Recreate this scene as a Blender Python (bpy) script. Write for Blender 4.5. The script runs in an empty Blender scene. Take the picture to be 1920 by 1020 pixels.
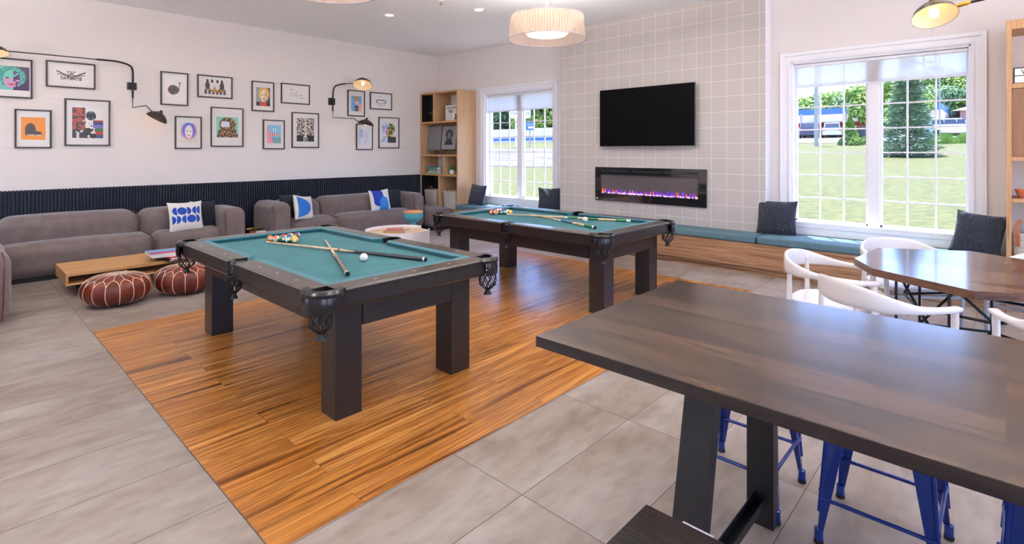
import bpy, math, random
from mathutils import Vector, Matrix
random.seed(7)
PI = math.pi
S = bpy.context.scene
COL = S.collection
# ------------------------------------------------------------------ camera
cd = bpy.data.cameras.new('camera'); cam = bpy.data.objects.new('camera', cd); COL.objects.link(cam)
cam.location = (0, 0, 1.5); cam.rotation_euler = (PI/2, 0, math.radians(43.012))
cd.sensor_width = 36; cd.lens = 994.1/1920*36; cd.shift_y = -(510-282.9)/1920; cd.clip_start = .05; cd.clip_end = 500
S.camera = cam
S.view_settings.view_transform = 'Standard'; S.view_settings.look = 'None'
S.view_settings.exposure = 0.5; S.view_settings.gamma = 1; S.view_settings.use_curve_mapping = False
# ------------------------------------------------------------------ sky and sun
W = bpy.data.worlds.new('sky'); S.world = W; W.use_nodes = True
wn = W.node_tree; bg = wn.nodes['Background']
sky = wn.nodes.new('ShaderNodeTexSky'); sky.sky_type = 'NISHITA'; sky.sun_disc = False
sky.sun_elevation = math.radians(62); sky.sun_rotation = math.radians(20); sky.air_density = 1.0; sky.dust_density = 1.2; sky.ozone_density = 2.0
tint = wn.nodes.new('ShaderNodeMix'); tint.data_type = 'RGBA'; tint.blend_type = 'MULTIPLY'; tint.inputs[0].default_value = 1; tint.inputs[7].default_value = (.75,.88,1.26,1)
wn.links.new(sky.outputs[0], tint.inputs[6]); wn.links.new(tint.outputs[2], bg.inputs[0]); bg.inputs[1].default_value = .66
sd = bpy.data.lights.new('sun', 'SUN'); sd.energy = 15.0; sd.angle = math.radians(.6); sd.color = (1, .95, .86)
sun = bpy.data.objects.new('sun', sd); COL.objects.link(sun)
sun.rotation_euler = Vector((.16, -.26, -1)).to_track_quat('-Z', 'Y').to_euler()
DOWNLIGHT_W = 4; PENDANT_E = 2.2; PENDANT_UP_W = 52

# ------------------------------------------------------------------ materials
def lin(c):
    return tuple(((x/255)/12.92 if x/255 <= .04045 else ((x/255+.055)/1.055)**2.4) for x in c)
MATS = {}
def mat(name, rgb=(200,200,200), rough=.5, metal=0, spec=.5, coat=0, emit=None, estr=0, bump=None, sheen=0, var=None):
    m = bpy.data.materials.new(name); m.use_nodes = True; MATS[name] = m
    nt = m.node_tree; b = nt.nodes['Principled BSDF']
    b.inputs['Base Color'].default_value = (*lin(rgb), 1); b.inputs['Roughness'].default_value = rough
    b.inputs['Metallic'].default_value = metal; b.inputs['Specular IOR Level'].default_value = spec
    b.inputs['Coat Weight'].default_value = coat; b.inputs['Coat Roughness'].default_value = .08
    if sheen: b.inputs['Sheen Weight'].default_value = sheen
    if emit: b.inputs['Emission Color'].default_value = (*lin(emit), 1); b.inputs['Emission Strength'].default_value = estr
    if bump or var:
        tc = nt.nodes.new('ShaderNodeTexCoord'); mp = nt.nodes.new('ShaderNodeMapping'); nt.links.new(tc.outputs['Object'], mp.inputs[0])
        if var:   # (rgb2, scale xyz, strength)
            mp2 = nt.nodes.new('ShaderNodeMapping'); nt.links.new(tc.outputs['Object'], mp2.inputs[0]); mp2.inputs['Scale'].default_value = var[1]
            n = nt.nodes.new('ShaderNodeTexNoise'); n.inputs['Scale'].default_value = 1; n.inputs['Detail'].default_value = 5
            nt.links.new(mp2.outputs[0], n.inputs['Vector'])
            r = nt.nodes.new('ShaderNodeValToRGB'); r.color_ramp.elements[0].position = .35; r.color_ramp.elements[1].position = .65
            r.color_ramp.elements[0].color = (*lin(rgb), 1); r.color_ramp.elements[1].color = (*lin(var[0]), 1)
            nt.links.new(n.outputs[0], r.inputs[0]); nt.links.new(r.outputs[0], b.inputs['Base Color'])
        if bump:  # (scale xyz, strength, distance)
            mp.inputs['Scale'].default_value = bump[0]
            n = nt.nodes.new('ShaderNodeTexNoise'); n.inputs['Scale'].default_value = 1; n.inputs['Detail'].default_value = 4
            nt.links.new(mp.outputs[0], n.inputs['Vector'])
            bp = nt.nodes.new('ShaderNodeBump'); bp.inputs['Strength'].default_value = bump[1]; bp.inputs['Distance'].default_value = bump[2]
            nt.links.new(n.outputs[0], bp.inputs['Height']); nt.links.new(bp.outputs[0], b.inputs['Normal'])
    return m
def N(nt, t, **kw):
    n = nt.nodes.new('ShaderNode'+t)
    for k, v in kw.items():
        if k in n.inputs: n.inputs[k].default_value = v
        else: setattr(n, k, v)
    return n
def ramp(nt, stops, src):
    r = nt.nodes.new('ShaderNodeValToRGB'); cr = r.color_ramp
    while len(cr.elements) < len(stops): cr.elements.new(.5)
    for e, (p, c) in zip(cr.elements, stops): e.position = p; e.color = (*lin(c), 1)
    nt.links.new(src, r.inputs[0]); return r
def mix(nt, mode, fac, a, b):
    n = nt.nodes.new('ShaderNodeMix'); n.data_type = 'RGBA'; n.blend_type = mode
    for sock, v in ((n.inputs[0], fac), (n.inputs[6], a), (n.inputs[7], b)):
        if hasattr(v, 'is_linked') or hasattr(v, 'links'): nt.links.new(v, sock)
        else: sock.default_value = v if isinstance(v, (int, float)) else (*v, 1)
    return n.outputs[2]
def wood(name, stops, scale, rough=.35, coat=0, plank=None, spec=.5, bumpk=.05, fine=(1,), rot=(0,0,0), gap=.002, vary=.35):
    """stretched noise wood in object space; plank = (width_axis, width, length_axis, length)"""
    m = bpy.data.materials.new(name); m.use_nodes = True; MATS[name] = m; nt = m.node_tree; b = nt.nodes['Principled BSDF']
    tc = N(nt, 'TexCoord'); mp = N(nt, 'Mapping'); mp.inputs['Rotation'].default_value = rot
    nt.links.new(tc.outputs['Object'], mp.inputs[0]); vec = mp.outputs[0]
    sc = N(nt, 'Mapping'); sc.inputs['Scale'].default_value = scale; 
    src = vec; br = None
    if plank:
        # brick texture in plane: x = along length, y = across width
        wa, w, la, l = plank
        sp = N(nt, 'SeparateXYZ'); nt.links.new(vec, sp.inputs[0]); cb = N(nt, 'CombineXYZ')
        nt.links.new(sp.outputs[la], cb.inputs[0]); nt.links.new(sp.outputs[wa], cb.inputs[1])
        br = N(nt, 'TexBrick'); br.offset = .37; br.offset_frequency = 2; nt.links.new(cb.outputs[0], br.inputs['Vector'])
        br.inputs['Scale'].default_value = 1; br.inputs['Brick Width'].default_value = l; br.inputs['Row Height'].default_value = w
        br.inputs['Mortar Size'].default_value = gap/2; br.inputs['Mortar Smooth'].default_value = 0; br.inputs['Bias'].default_value = 0
        br.inputs['Color1'].default_value = (0,0,0,1); br.inputs['Color2'].default_value = (1,1,1,1); br.inputs['Mortar'].default_value = (.5,.5,.5,1)
        off = N(nt, 'VectorMath', operation='SCALE'); nt.links.new(br.outputs['Color'], off.inputs[0]); off.inputs['Scale'].default_value = 7.3
        ad = N(nt, 'VectorMath', operation='ADD'); nt.links.new(vec, ad.inputs[0]); nt.links.new(off.outputs[0], ad.inputs[1]); src = ad.outputs[0]
    nt.links.new(src, sc.inputs[0])
    n1 = N(nt, 'TexNoise', Scale=1.0, Detail=6.0, Roughness=.6, Distortion=.6); nt.links.new(sc.outputs[0], n1.inputs['Vector'])
    r = ramp(nt, stops, n1.outputs[0]); out = r.outputs[0]
    sc2 = N(nt, 'Mapping'); sc2.inputs['Scale'].default_value = tuple(4*x for x in scale); nt.links.new(src, sc2.inputs[0])
    n2 = N(nt, 'TexNoise', Scale=1.0, Detail=4.0); nt.links.new(sc2.outputs[0], n2.inputs['Vector'])
    r2 = ramp(nt, [(.3, (150,150,150)), (.7, (255,255,255))], n2.outputs[0])
    out = mix(nt, 'MULTIPLY', .5, out, r2.outputs[0])
    if br:
        rr = ramp(nt, [(0, (255-int(120*vary),)*3), (1, (255,)*3)], br.outputs['Color'])
        out = mix(nt, 'MULTIPLY', 1.0, out, rr.outputs[0])
        out = mix(nt, 'MULTIPLY', br.outputs['Fac'], out, (.35,.3,.25))
    nt.links.new(out, b.inputs['Base Color'])
    b.inputs['Roughness'].default_value = rough; b.inputs['Coat Weight'].default_value = coat; b.inputs['Coat Roughness'].default_value = .1
    b.inputs['Specular IOR Level'].default_value = spec
    bp = N(nt, 'Bump', Strength=bumpk, Distance=.002); nt.links.new(n2.outputs[0], bp.inputs['Height']); nt.links.new(bp.outputs[0], b.inputs['Normal'])
    return m

mat('wall_paint', (232,224,221), .75)
mat('ceiling_paint', (250,250,250), .8)
mat('trim_white', (240,238,243), .35)
mat('black_metal', (28,27,28), .45, spec=.4)
mat('black_frame', (48,41,38), .4)
mat('slat_navy', (30,34,48), .5)
mat('sofa_fabric', (112,97,93), .9, sheen=.3, bump=((90,90,90), .35, .003), var=((100,86,83), (9,9,9)))
mat('piping_red', (104,44,40), .9)
mat('plinth_black', (20,20,24), .7)
mat('navy_cloth', (36,41,56), .95, bump=((160,160,160), .5, .002), sheen=.1)
mat('dark_cloth', (24,27,38), .95, bump=((160,160,160), .4, .002), sheen=.05)
mat('bench_cloth', (74,104,116), .85, bump=((260,260,50), .4, .002), var=((90,120,132), (160,160,6)))
mat('felt', (24,96,102), .95, sheen=.1, var=((34,106,112), (7,7,7)))
mat('felt_cushion', (22,100,110), .9, sheen=.2)
mat('pool_black', (30,25,25), .28, spec=.5, bump=((60,60,300), .06, .001), var=((38,32,30), (3,40,40)))
mat('pool_rail', (62,54,50), .3, spec=.5, coat=.35, var=((78,68,62), (30,30,4)))
mat('leather_black', (14,13,15), .22, spec=.6)
mat('net_hole_black', (18,17,18), .5)
mat('sight', (225,210,190), .3)
mat('white_gloss', (240,236,228), .15, coat=.5)
mat('chair_white', (232,226,224), .4)
mat('steel_black', (20,20,24), .4, spec=.5)
mat('stool_blue', (18,54,138), .25, metal=.3, coat=.5)
mat('rubber', (18,18,20), .7)
mat('pouf_leather', (116,46,24), .36, spec=.4, var=((84,28,15), (7,7,7)))
mat('pouf_stitch', (232,196,170), .7)
mat('pouf_patch', (214,196,182), .8, bump=((200,200,200), .6, .003), var=((150,110,90), (60,60,60)))
mat('basket', (216,206,196), .9, bump=((60,60,160), .9, .006), var=((178,164,152), (50,50,110)))
mat('handle_tan', (150,84,48), .6)
mat('tv_black', (2,2,3), .5, spec=.08)
mat('tv_edge', (120,116,118), .3, metal=.8)
mat('glass_black', (26,25,27), .04, spec=.9, coat=1)
mat('vent_dark', (12,12,13), .5)
mat('pot_white', (235,232,225), .4)
mat('plant_green', (70,110,50), .6)
mat('terracotta', (205,120,85), .8)
mat('black_panel', (25,25,29), .4)
mat('aqua', (96,178,190), .5)
mat('peach', (240,165,110), .5)
mat('brass', (200,150,60), .3, metal=.9)
mat('shade_outside', (58,48,44), .35, metal=.3)
mat('shade_inside', (245,225,190), .5)
mat('bulb', (255,240,210), .5, emit=(255,216,165), estr=4.5)
mat('lens', (255,250,240), .5, emit=(255,226,190), estr=3)
mat('paper', (240,238,233), .6)
mat('mat_board', (228,222,220), .6, coat=.35)
mat('steel_white', (225,225,230), .3)
mat('grey_panel', (175,172,180), .5)
mat('ash', (225,225,225), .4)
# paint with mesh colours (prints, balls, covers): colour of the artwork itself
def attr_mat(name, rough, coat=0):
    m = mat(name, (255,255,255), rough, coat=coat); nt = m.node_tree
    a = N(nt, 'VertexColor'); a.layer_name = 'Col'; nt.links.new(a.outputs[0], nt.nodes['Principled BSDF'].inputs['Base Color']); return m
attr_mat('printed', .55, .35); attr_mat('ball_resin', .08, .3); attr_mat('printed_cloth', .9)
wood('oak', [(.3,(196,146,98)), (.5,(214,166,118)), (.7,(186,134,88))], (60,60,1.2), .45)
wood('oak_table', [(.3,(204,148,92)), (.5,(220,168,110)), (.7,(190,132,78))], (30,1.5,30), .45)
wood('oak_side', [(.3,(198,152,108)), (.5,(222,180,138)), (.7,(186,140,98))], (50,50,.6), .5)
wood('bench_front', [(.36,(112,76,52)), (.44,(176,130,94)), (.52,(196,150,114)), (.58,(140,98,68)), (.66,(204,160,124))], (.8,10,40), .5)
wood('bar_top', [(.30,(30,18,13)), (.40,(104,72,50)), (.50,(82,56,41)), (.57,(50,33,25)), (.66,(116,82,59)), (.75,(82,57,42))], (1.0,7,7), .23, plank=(1,.135,0,3.3), coat=.12, gap=.0006, vary=.8)
wood('bar_edge', [(.3,(34,26,25)), (.7,(58,46,42))], (2,30,30), .4)
wood('bench_dark', [(.35,(22,18,18)), (.5,(58,48,44)), (.62,(30,25,24))], (5,50,50), .45, bumpk=.5)
wood('oct_top', [(.25,(78,52,42)), (.42,(132,92,68)), (.55,(104,68,50)), (.75,(160,118,86))], (1.5,15,15), .13, plank=(1,.075,0,2.8), coat=0, spec=.35, gap=.0006, vary=.9)
wood('oct_edge', [(.3,(70,44,34)), (.5,(112,76,56)), (.7,(84,56,42))], (6,6,30), .35)
wood('wood_floor', [(.30,(84,44,12)), (.39,(150,88,30)), (.46,(220,146,66)), (.52,(164,96,34)), (.59,(236,166,86)), (.68,(186,112,44)), (.78,(100,56,18))],
     (15,.5,15), .32, plank=(0,.165,1,1.22), coat=.1, gap=.0016, vary=.18)
wood('light_wood', [(.3,(226,190,150)), (.7,(236,206,170))], (20,2,20), .5)
wood('maple', [(.3,(226,190,140)), (.7,(238,208,165))], (6,6,6), .3, coat=.4)
mat('cue_dark', (34,24,20), .25, coat=.5)
mat('cue_brown', (120,84,60), .25, coat=.5)
mat('cue_green', (30,110,50), .25, coat=.5)
mat('cue_slate', (70,96,110), .25, coat=.5)
mat('cue_white', (240,238,232), .3)

def floor_tile():
    m = bpy.data.materials.new('floor_tile'); m.use_nodes = True; MATS['floor_tile'] = m; nt = m.node_tree; b = nt.nodes['Principled BSDF']
    tc = N(nt, 'TexCoord'); sp = N(nt, 'SeparateXYZ'); nt.links.new(tc.outputs['Object'], sp.inputs[0])
    ax = N(nt, 'Math', operation='ADD'); nt.links.new(sp.outputs[0], ax.inputs[0]); ax.inputs[1].default_value = 1.992+44.7
    ay = N(nt, 'Math', operation='ADD'); nt.links.new(sp.outputs[1], ay.inputs[0]); ay.inputs[1].default_value = -2.605+88.4
    cb = N(nt, 'CombineXYZ'); nt.links.new(ax.outputs[0], cb.inputs[1]); nt.links.new(ay.outputs[0], cb.inputs[0])
    br = N(nt, 'TexBrick'); br.offset = 0; nt.links.new(cb.outputs[0], br.inputs['Vector'])
    for k, v in (('Scale',1), ('Brick Width',.884), ('Row Height',.447), ('Mortar Size',.0018), ('Mortar Smooth',0), ('Bias',0)): br.inputs[k].default_value = v
    br.inputs['Color1'].default_value = (0,0,0,1); br.inputs['Color2'].default_value = (1,1,1,1); br.inputs['Mortar'].default_value = (.5,.5,.5,1)
    off = N(nt, 'VectorMath', operation='SCALE'); off.inputs['Scale'].default_value = 9.1; nt.links.new(br.outputs['Color'], off.inputs[0])
    ad = N(nt, 'VectorMath', operation='ADD'); nt.links.new(tc.outputs['Object'], ad.inputs[0]); nt.links.new(off.outputs[0], ad.inputs[1])
    m1 = N(nt, 'Mapping'); m1.inputs['Scale'].default_value = (2.7,1.3,1); nt.links.new(ad.outputs[0], m1.inputs[0])
    n1 = N(nt, 'TexNoise', Scale=1.0, Detail=8.0, Roughness=.62, Distortion=.4); nt.links.new(m1.outputs[0], n1.inputs['Vector'])
    r1 = ramp(nt, [(.3,(132,116,105)), (.45,(152,138,128)), (.55,(161,149,141)), (.72,(174,164,157))], n1.outputs[0])
    m2 = N(nt, 'Mapping'); m2.inputs['Scale'].default_value = (15,6,1); nt.links.new(ad.outputs[0], m2.inputs[0])
    n2 = N(nt, 'TexNoise', Scale=1.0, Detail=5.0); nt.links.new(m2.outputs[0], n2.inputs['Vector'])
    r2 = ramp(nt, [(.28,(178,170,164)), (.55,(255,255,255))], n2.outputs[0])
    c = mix(nt, 'MULTIPLY', .40, r1.outputs[0], r2.outputs[0])
    c = mix(nt, 'MULTIPLY', br.outputs['Fac'], c, (.22,.19,.17))
    nt.links.new(c, b.inputs['Base Color']); b.inputs['Roughness'].default_value = .42; b.inputs['Specular IOR Level'].default_value = .4
floor_tile()
def brick_wall():
    m = bpy.data.materials.new('painted_brick'); m.use_nodes = True; MATS['painted_brick'] = m; nt = m.node_tree; b = nt.nodes['Principled BSDF']
    tc = N(nt, 'TexCoord'); sp = N(nt, 'SeparateXYZ'); nt.links.new(tc.outputs['Object'], sp.inputs[0])
    cb = N(nt, 'CombineXYZ'); nt.links.new(sp.outputs[1], cb.inputs[0]); nt.links.new(sp.outputs[2], cb.inputs[1])
    br = N(nt, 'TexBrick'); nt.links.new(cb.outputs[0], br.inputs['Vector'])
    for k, v in (('Scale',1), ('Brick Width',.21), ('Row Height',.07), ('Mortar Size',.006), ('Mortar Smooth',.6), ('Bias',0)): br.inputs[k].default_value = v
    br.inputs['Color1'].default_value = (*lin((232,224,220)),1); br.inputs['Color2'].default_value = (*lin((231,223,219)),1); br.inputs['Mortar'].default_value = (*lin((230,222,218)),1)
    nt.links.new(br.outputs['Color'], b.inputs['Base Color']); b.inputs['Roughness'].default_value = .7
    n = N(nt, 'TexNoise', Scale=30.0, Detail=5.0); nt.links.new(tc.outputs['Object'], n.inputs['Vector'])
    ma = N(nt, 'Math', operation='MULTIPLY_ADD'); nt.links.new(br.outputs['Fac'], ma.inputs[0]); ma.inputs[1].default_value = -.8; nt.links.new(n.outputs[0], ma.inputs[2])
    bp = N(nt, 'Bump', Strength=.28, Distance=.003); nt.links.new(ma.outputs[0], bp.inputs['Height']); nt.links.new(bp.outputs[0], b.inputs['Normal'])
brick_wall()
def breast_tile():
    m = bpy.data.materials.new('patterned_tile'); m.use_nodes = True; MATS['patterned_tile'] = m; nt = m.node_tree; b = nt.nodes['Principled BSDF']
    tc = N(nt, 'TexCoord'); sp = N(nt, 'SeparateXYZ'); nt.links.new(tc.outputs['Object'], sp.inputs[0])
    def sn(o, off):
        a = N(nt, 'Math', operation='ADD'); nt.links.new(sp.outputs[o], a.inputs[0]); a.inputs[1].default_value = off
        k = N(nt, 'Math', operation='MULTIPLY'); nt.links.new(a.outputs[0], k.inputs[0]); k.inputs[1].default_value = 2*PI/(.206/6)
        s = N(nt, 'Math', operation='SINE'); nt.links.new(k.outputs[0], s.inputs[0]); return a, s
    ax, sx = sn(0, 3.113+20.6); az, sz = sn(2, -1.192+20.6)
    p = N(nt, 'Math', operation='MULTIPLY'); nt.links.new(sx.outputs[0], p.inputs[0]); nt.links.new(sz.outputs[0], p.inputs[1])
    h = N(nt, 'Math', operation='MULTIPLY_ADD'); nt.links.new(p.outputs[0], h.inputs[0]); h.inputs[1].default_value = .5; h.inputs[2].default_value = .5
    r = ramp(nt, [(.40,(216,206,200)), (.62,(178,170,165))], h.outputs[0])
    cb = N(nt, 'CombineXYZ'); nt.links.new(ax.outputs[0], cb.inputs[0]); nt.links.new(az.outputs[0], cb.inputs[1])
    br = N(nt, 'TexBrick'); br.offset = 0; nt.links.new(cb.outputs[0], br.inputs['Vector'])
    for k, v in (('Scale',1), ('Brick Width',.206), ('Row Height',.206), ('Mortar Size',.0032), ('Mortar Smooth',.1), ('Bias',0)): br.inputs[k].default_value = v
    br.inputs['Color1'].default_value = (.90,.90,.90,1); br.inputs['Color2'].default_value = (1,1,1,1)
    c = mix(nt, 'MULTIPLY', .5, r.outputs[0], br.outputs['Color'])
    c = mix(nt, 'MIX', br.outputs['Fac'], c, lin((232,226,222)))
    nt.links.new(c, b.inputs['Base Color']); b.inputs['Roughness'].default_value = .4
breast_tile()
def glassy(name, tint, glossf, rough=0.02):
    m = bpy.data.materials.new(name); m.use_nodes = True; MATS[name] = m; nt = m.node_tree; nt.nodes.remove(nt.nodes['Principled BSDF'])
    o = nt.nodes['Material Output']; t = N(nt, 'BsdfTransparent'); t.inputs[0].default_value = (*tint, 1)
    g = N(nt, 'BsdfGlossy'); g.inputs['Roughness'].default_value = rough; mx = N(nt, 'MixShader'); mx.inputs[0].default_value = glossf
    nt.links.new(t.outputs[0], mx.inputs[1]); nt.links.new(g.outputs[0], mx.inputs[2]); nt.links.new(mx.outputs[0], o.inputs[0])
glassy('window_glass', (.98,.985,.985), .012)
def sheer(name, rgb, tf, tl):
    m = bpy.data.materials.new(name); m.use_nodes = True; MATS[name] = m; nt = m.node_tree; nt.nodes.remove(nt.nodes['Principled BSDF'])
    o = nt.nodes['Material Output']; t = N(nt, 'BsdfTransparent'); d = N(nt, 'BsdfDiffuse'); l = N(nt, 'BsdfTranslucent')
    d.inputs[0].default_value = (*lin(rgb), 1); l.inputs[0].default_value = (*lin(rgb), 1)
    a = N(nt, 'MixShader'); a.inputs[0].default_value = tl; nt.links.new(d.outputs[0], a.inputs[1]); nt.links.new(l.outputs[0], a.inputs[2])
    c = N(nt, 'MixShader'); c.inputs[0].default_value = tf; nt.links.new(a.outputs[0], c.inputs[1]); nt.links.new(t.outputs[0], c.inputs[2]); nt.links.new(c.outputs[0], o.inputs[0])
sheer('blind_cloth', (232,228,226), .24, .62)
sheer('shade_cloth', (236,214,196), .04, .45)
sheer('shade_gauze', (236,220,212), .55, .5)
# outdoors
mat('grass', (56,64,12), .9, var=((84,84,28), (5,5,5)), bump=((22,22,22), .9, .05))
mat('reflector', (246,236,220), .8)  # sun-bouncing ground added on the unseen sides
mat('asphalt', (64,60,58), .9, var=((92,86,82), (.25,.9,1)))
mat('concrete', (141,138,136), .9)
mat('leaf_green', (104,140,52), .8, var=((138,160,72), (.9,.9,.9)))
mat('leaf_dark', (86,122,74), .8, var=((118,146,96), (.9,.9,.9)))
mat('leaf_blue', (134,164,132), .8, var=((166,190,158), (3,3,3)))
mat('bark', (90,75,62), .9)
mat('bldg_white', (250,222,200), .8)
mat('bldg_blue', (80,120,235), .6) #(36,58,128), .6)
mat('bldg_red', (213,45,60), .6)
mat('glass_dark', (70,78,92), .15)
mat('bldg_brick', (164,125,116), .9)
mat('roof_grey', (131,126,126), .9)
mat('pole_grey', (172,160,148), .6)
mat('car_silver', (189,190,197), .25, metal=.5)
mat('car_dark', (60,64,80), .25, metal=.3)
mat('car_white', (224,224,228), .3)
mat('sign_text', (40,110,90), .5)
mat('text_black', (22,22,22), .5)
mat('text_white', (240,240,240), .5)
mat('tailred', (190,40,40), .3)
mat('flower_blue', (40,110,200), .5)

# ------------------------------------------------------------------ mesh helpers
class MB:
    def __init__(s): s.v = []; s.f = []; s.m = []; s.ms = []; s.c = []
    def mi(s, m):
        if m not in s.ms: s.ms.append(m)
        return s.ms.index(m)
    def add(s, vs, fs, m, T=None, col=None):
        o = len(s.v); k = s.mi(m)
        s.v += [tuple(T @ Vector(p)) for p in vs] if T is not None else [tuple(p) for p in vs]
        for i, f in enumerate(fs):
            s.f.append(tuple(o+j for j in f)); s.m.append(k); s.c.append(col[i] if isinstance(col, list) else (col or (1,1,1)))
        return s
    def box(s, x0, x1, y0, y1, z0, z1, m, T=None):
        vs = [(x,y,z) for z in (z0,z1) for y in (y0,y1) for x in (x0,x1)]
        return s.add(vs, [(0,2,3,1),(4,5,7,6),(0,1,5,4),(2,6,7,3),(0,4,6,2),(1,3,7,5)], m, T)
    def hexa(s, b, t, m, T=None):   # bottom 4 pts, top 4 pts (ccw)
        return s.add(list(b)+list(t), [(3,2,1,0),(4,5,6,7),(0,1,5,4),(1,2,6,5),(2,3,7,6),(3,0,4,7)], m, T)
    def prism(s, poly, z0, z1, m, T=None):
        n = len(poly); vs = [(x,y,z0) for x,y in poly]+[(x,y,z1) for x,y in poly]
        return s.add(vs, [tuple(range(n-1,-1,-1)), tuple(range(n,2*n))]+[(i,(i+1)%n,n+(i+1)%n,n+i) for i in range(n)], m, T)
    def lathe(s, prof, m, n=24, T=None, a0=0, a1=2*PI, cap=True):
        full = abs(a1-a0-2*PI) < 1e-6; k = n if full else n+1; vs = []; fs = []
        for r, z in prof:
            for i in range(k):
                a = a0+(a1-a0)*i/n; vs.append((r*math.cos(a), r*math.sin(a), z))
        for j in range(len(prof)-1):
            for i in range(n if full else k-1):
                i2 = (i+1) % k; fs.append((j*k+i, j*k+i2, (j+1)*k+i2, (j+1)*k+i))
        if cap and full:
            if prof[0][0] > 1e-5: fs.append(tuple(range(k-1,-1,-1)))
            if prof[-1][0] > 1e-5: fs.append(tuple((len(prof)-1)*k+i for i in range(k)))
        return s.add(vs, fs, m, T)
    def tube(s, pts, r, m, n=8, T=None, closed=False, flat=None, up=None):
        pts = [Vector(p) for p in pts]; L = len(pts); vs = []; fs = []; prev = None
        for i, p in enumerate(pts):
            if closed: d = pts[(i+1) % L]-pts[i-1]
            else: d = pts[min(i+1, L-1)]-pts[max(i-1, 0)]
            d.normalize()
            if prev is None:
                u = Vector(up) if up else (Vector((0,0,1)) if abs(d.z) < .9 else Vector((1,0,0)))
            else: u = prev
            u = (u-d*u.dot(d)); u.normalize(); prev = u; w = d.cross(u)
            rr = r[i] if isinstance(r, (list, tuple)) else r
            fu = flat[i] if isinstance(flat, list) else (flat or 1)
            for k in range(n):
                a = 2*PI*(k+.5)/n; vs.append(p+u*math.cos(a)*rr*fu+w*math.sin(a)*rr)
        R = L if closed else L-1
        for i in range(R):
            for k in range(n):
                a, b = i*n+k, i*n+(k+1) % n; c, d2 = ((i+1) % L)*n+(k+1) % n, ((i+1) % L)*n+k
                fs.append((a, d2, c, b))
        if not closed: fs += [tuple(range(n)), tuple((L-1)*n+k for k in range(n-1,-1,-1))]
        return s.add(vs, fs, m, T)
    def rbox(s, x0, x1, y0, y1, z0, z1, r, m, n=6, puff=0, T=None, wob=0, seed=0):
        h = Vector(((x1-x0)/2, (y1-y0)/2, (z1-z0)/2)); c = Vector(((x0+x1)/2, (y0+y1)/2, (z0+z1)/2)); r = min(r, h.x, h.y, h.z)
        idx = {}; vs = []; fs = []; N2 = 2*n
        def co(k, hh):   # nonuniform spacing: dense near edges
            t = k/N2*2-1; a = abs(t); e = 1-r/hh
            q = (a/.5)*e if a < .5 else e+(a-.5)/.5*(1-e)
            return math.copysign(min(q, 1), t)
        def vid(i, j, k):
            if (i,j,k) in idx: return idx[(i,j,k)]
            u = Vector((co(i,h.x), co(j,h.y), co(k,h.z))); p = Vector((u.x*h.x, u.y*h.y, u.z*h.z))
            q = Vector([max(-(h[a]-r), min(h[a]-r, p[a])) for a in range(3)]); d = p-q
            if d.length > 1e-9:
                d.normalize(); p2 = q+d*r
            else: p2 = p
            if puff:
                for a in range(3):
                    if abs(abs(u[a])-1) < 1e-6:
                        b, e2 = [x for x in range(3) if x != a]
                        p2[a] += math.copysign(puff*(1-u[b]**4)*(1-u[e2]**4)*(1 if isinstance(puff,(int,float)) else 1), u[a])
            if wob:
                p2 += Vector((math.sin(p2.y*9+seed)+math.sin(p2.z*13+seed*2), math.sin(p2.x*8+seed*3), math.sin(p2.y*7+p2.x*6+seed)+.5*math.sin(p2.y*17+seed)))*wob
            idx[(i,j,k)] = len(vs); vs.append(c+p2); return idx[(i,j,k)]
        for a in range(N2):
            for b in range(N2):
                fs.append((vid(a,b,0), vid(a,b+1,0), vid(a+1,b+1,0), vid(a+1,b,0)))
                fs.append((vid(a,b,N2), vid(a+1,b,N2), vid(a+1,b+1,N2), vid(a,b+1,N2)))
                fs.append((vid(a,0,b), vid(a+1,0,b), vid(a+1,0,b+1), vid(a,0,b+1)))
                fs.append((vid(a,N2,b), vid(a,N2,b+1), vid(a+1,N2,b+1), vid(a+1,N2,b)))
                fs.append((vid(0,a,b), vid(0,a,b+1), vid(0,a+1,b+1), vid(0,a+1,b)))
                fs.append((vid(N2,a,b), vid(N2,a+1,b), vid(N2,a+1,b+1), vid(N2,a,b+1)))
        return s.add(vs, fs, m, T)
    def sphere(s, c, r, m, n=12, sq=(1,1,1), T=None, colf=None):
        vs = [(0,0,1)]; fs = []; k = 2*n
        for j in range(1, n):
            for i in range(k):
                a = PI*j/n; b = 2*PI*i/k; vs.append((math.sin(a)*math.cos(b), math.sin(a)*math.sin(b), math.cos(a)))
        vs.append((0,0,-1)); L = len(vs)-1
        for i in range(k):
            fs.append((0, 1+i, 1+(i+1) % k)); fs.append((L, 1+(n-2)*k+(i+1) % k, 1+(n-2)*k+i))
        for j in range(n-2):
            for i in range(k): fs.append((1+j*k+i, 1+(j+1)*k+i, 1+(j+1)*k+(i+1) % k, 1+j*k+(i+1) % k))
        col = None
        if colf: col = [colf(sum((Vector(vs[q]) for q in f), Vector())/len(f)) for f in fs]
        vs = [(c[0]+p[0]*r*sq[0], c[1]+p[1]*r*sq[1], c[2]+p[2]*r*sq[2]) for p in vs]
        return s.add(vs, fs, m, T, col)
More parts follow.
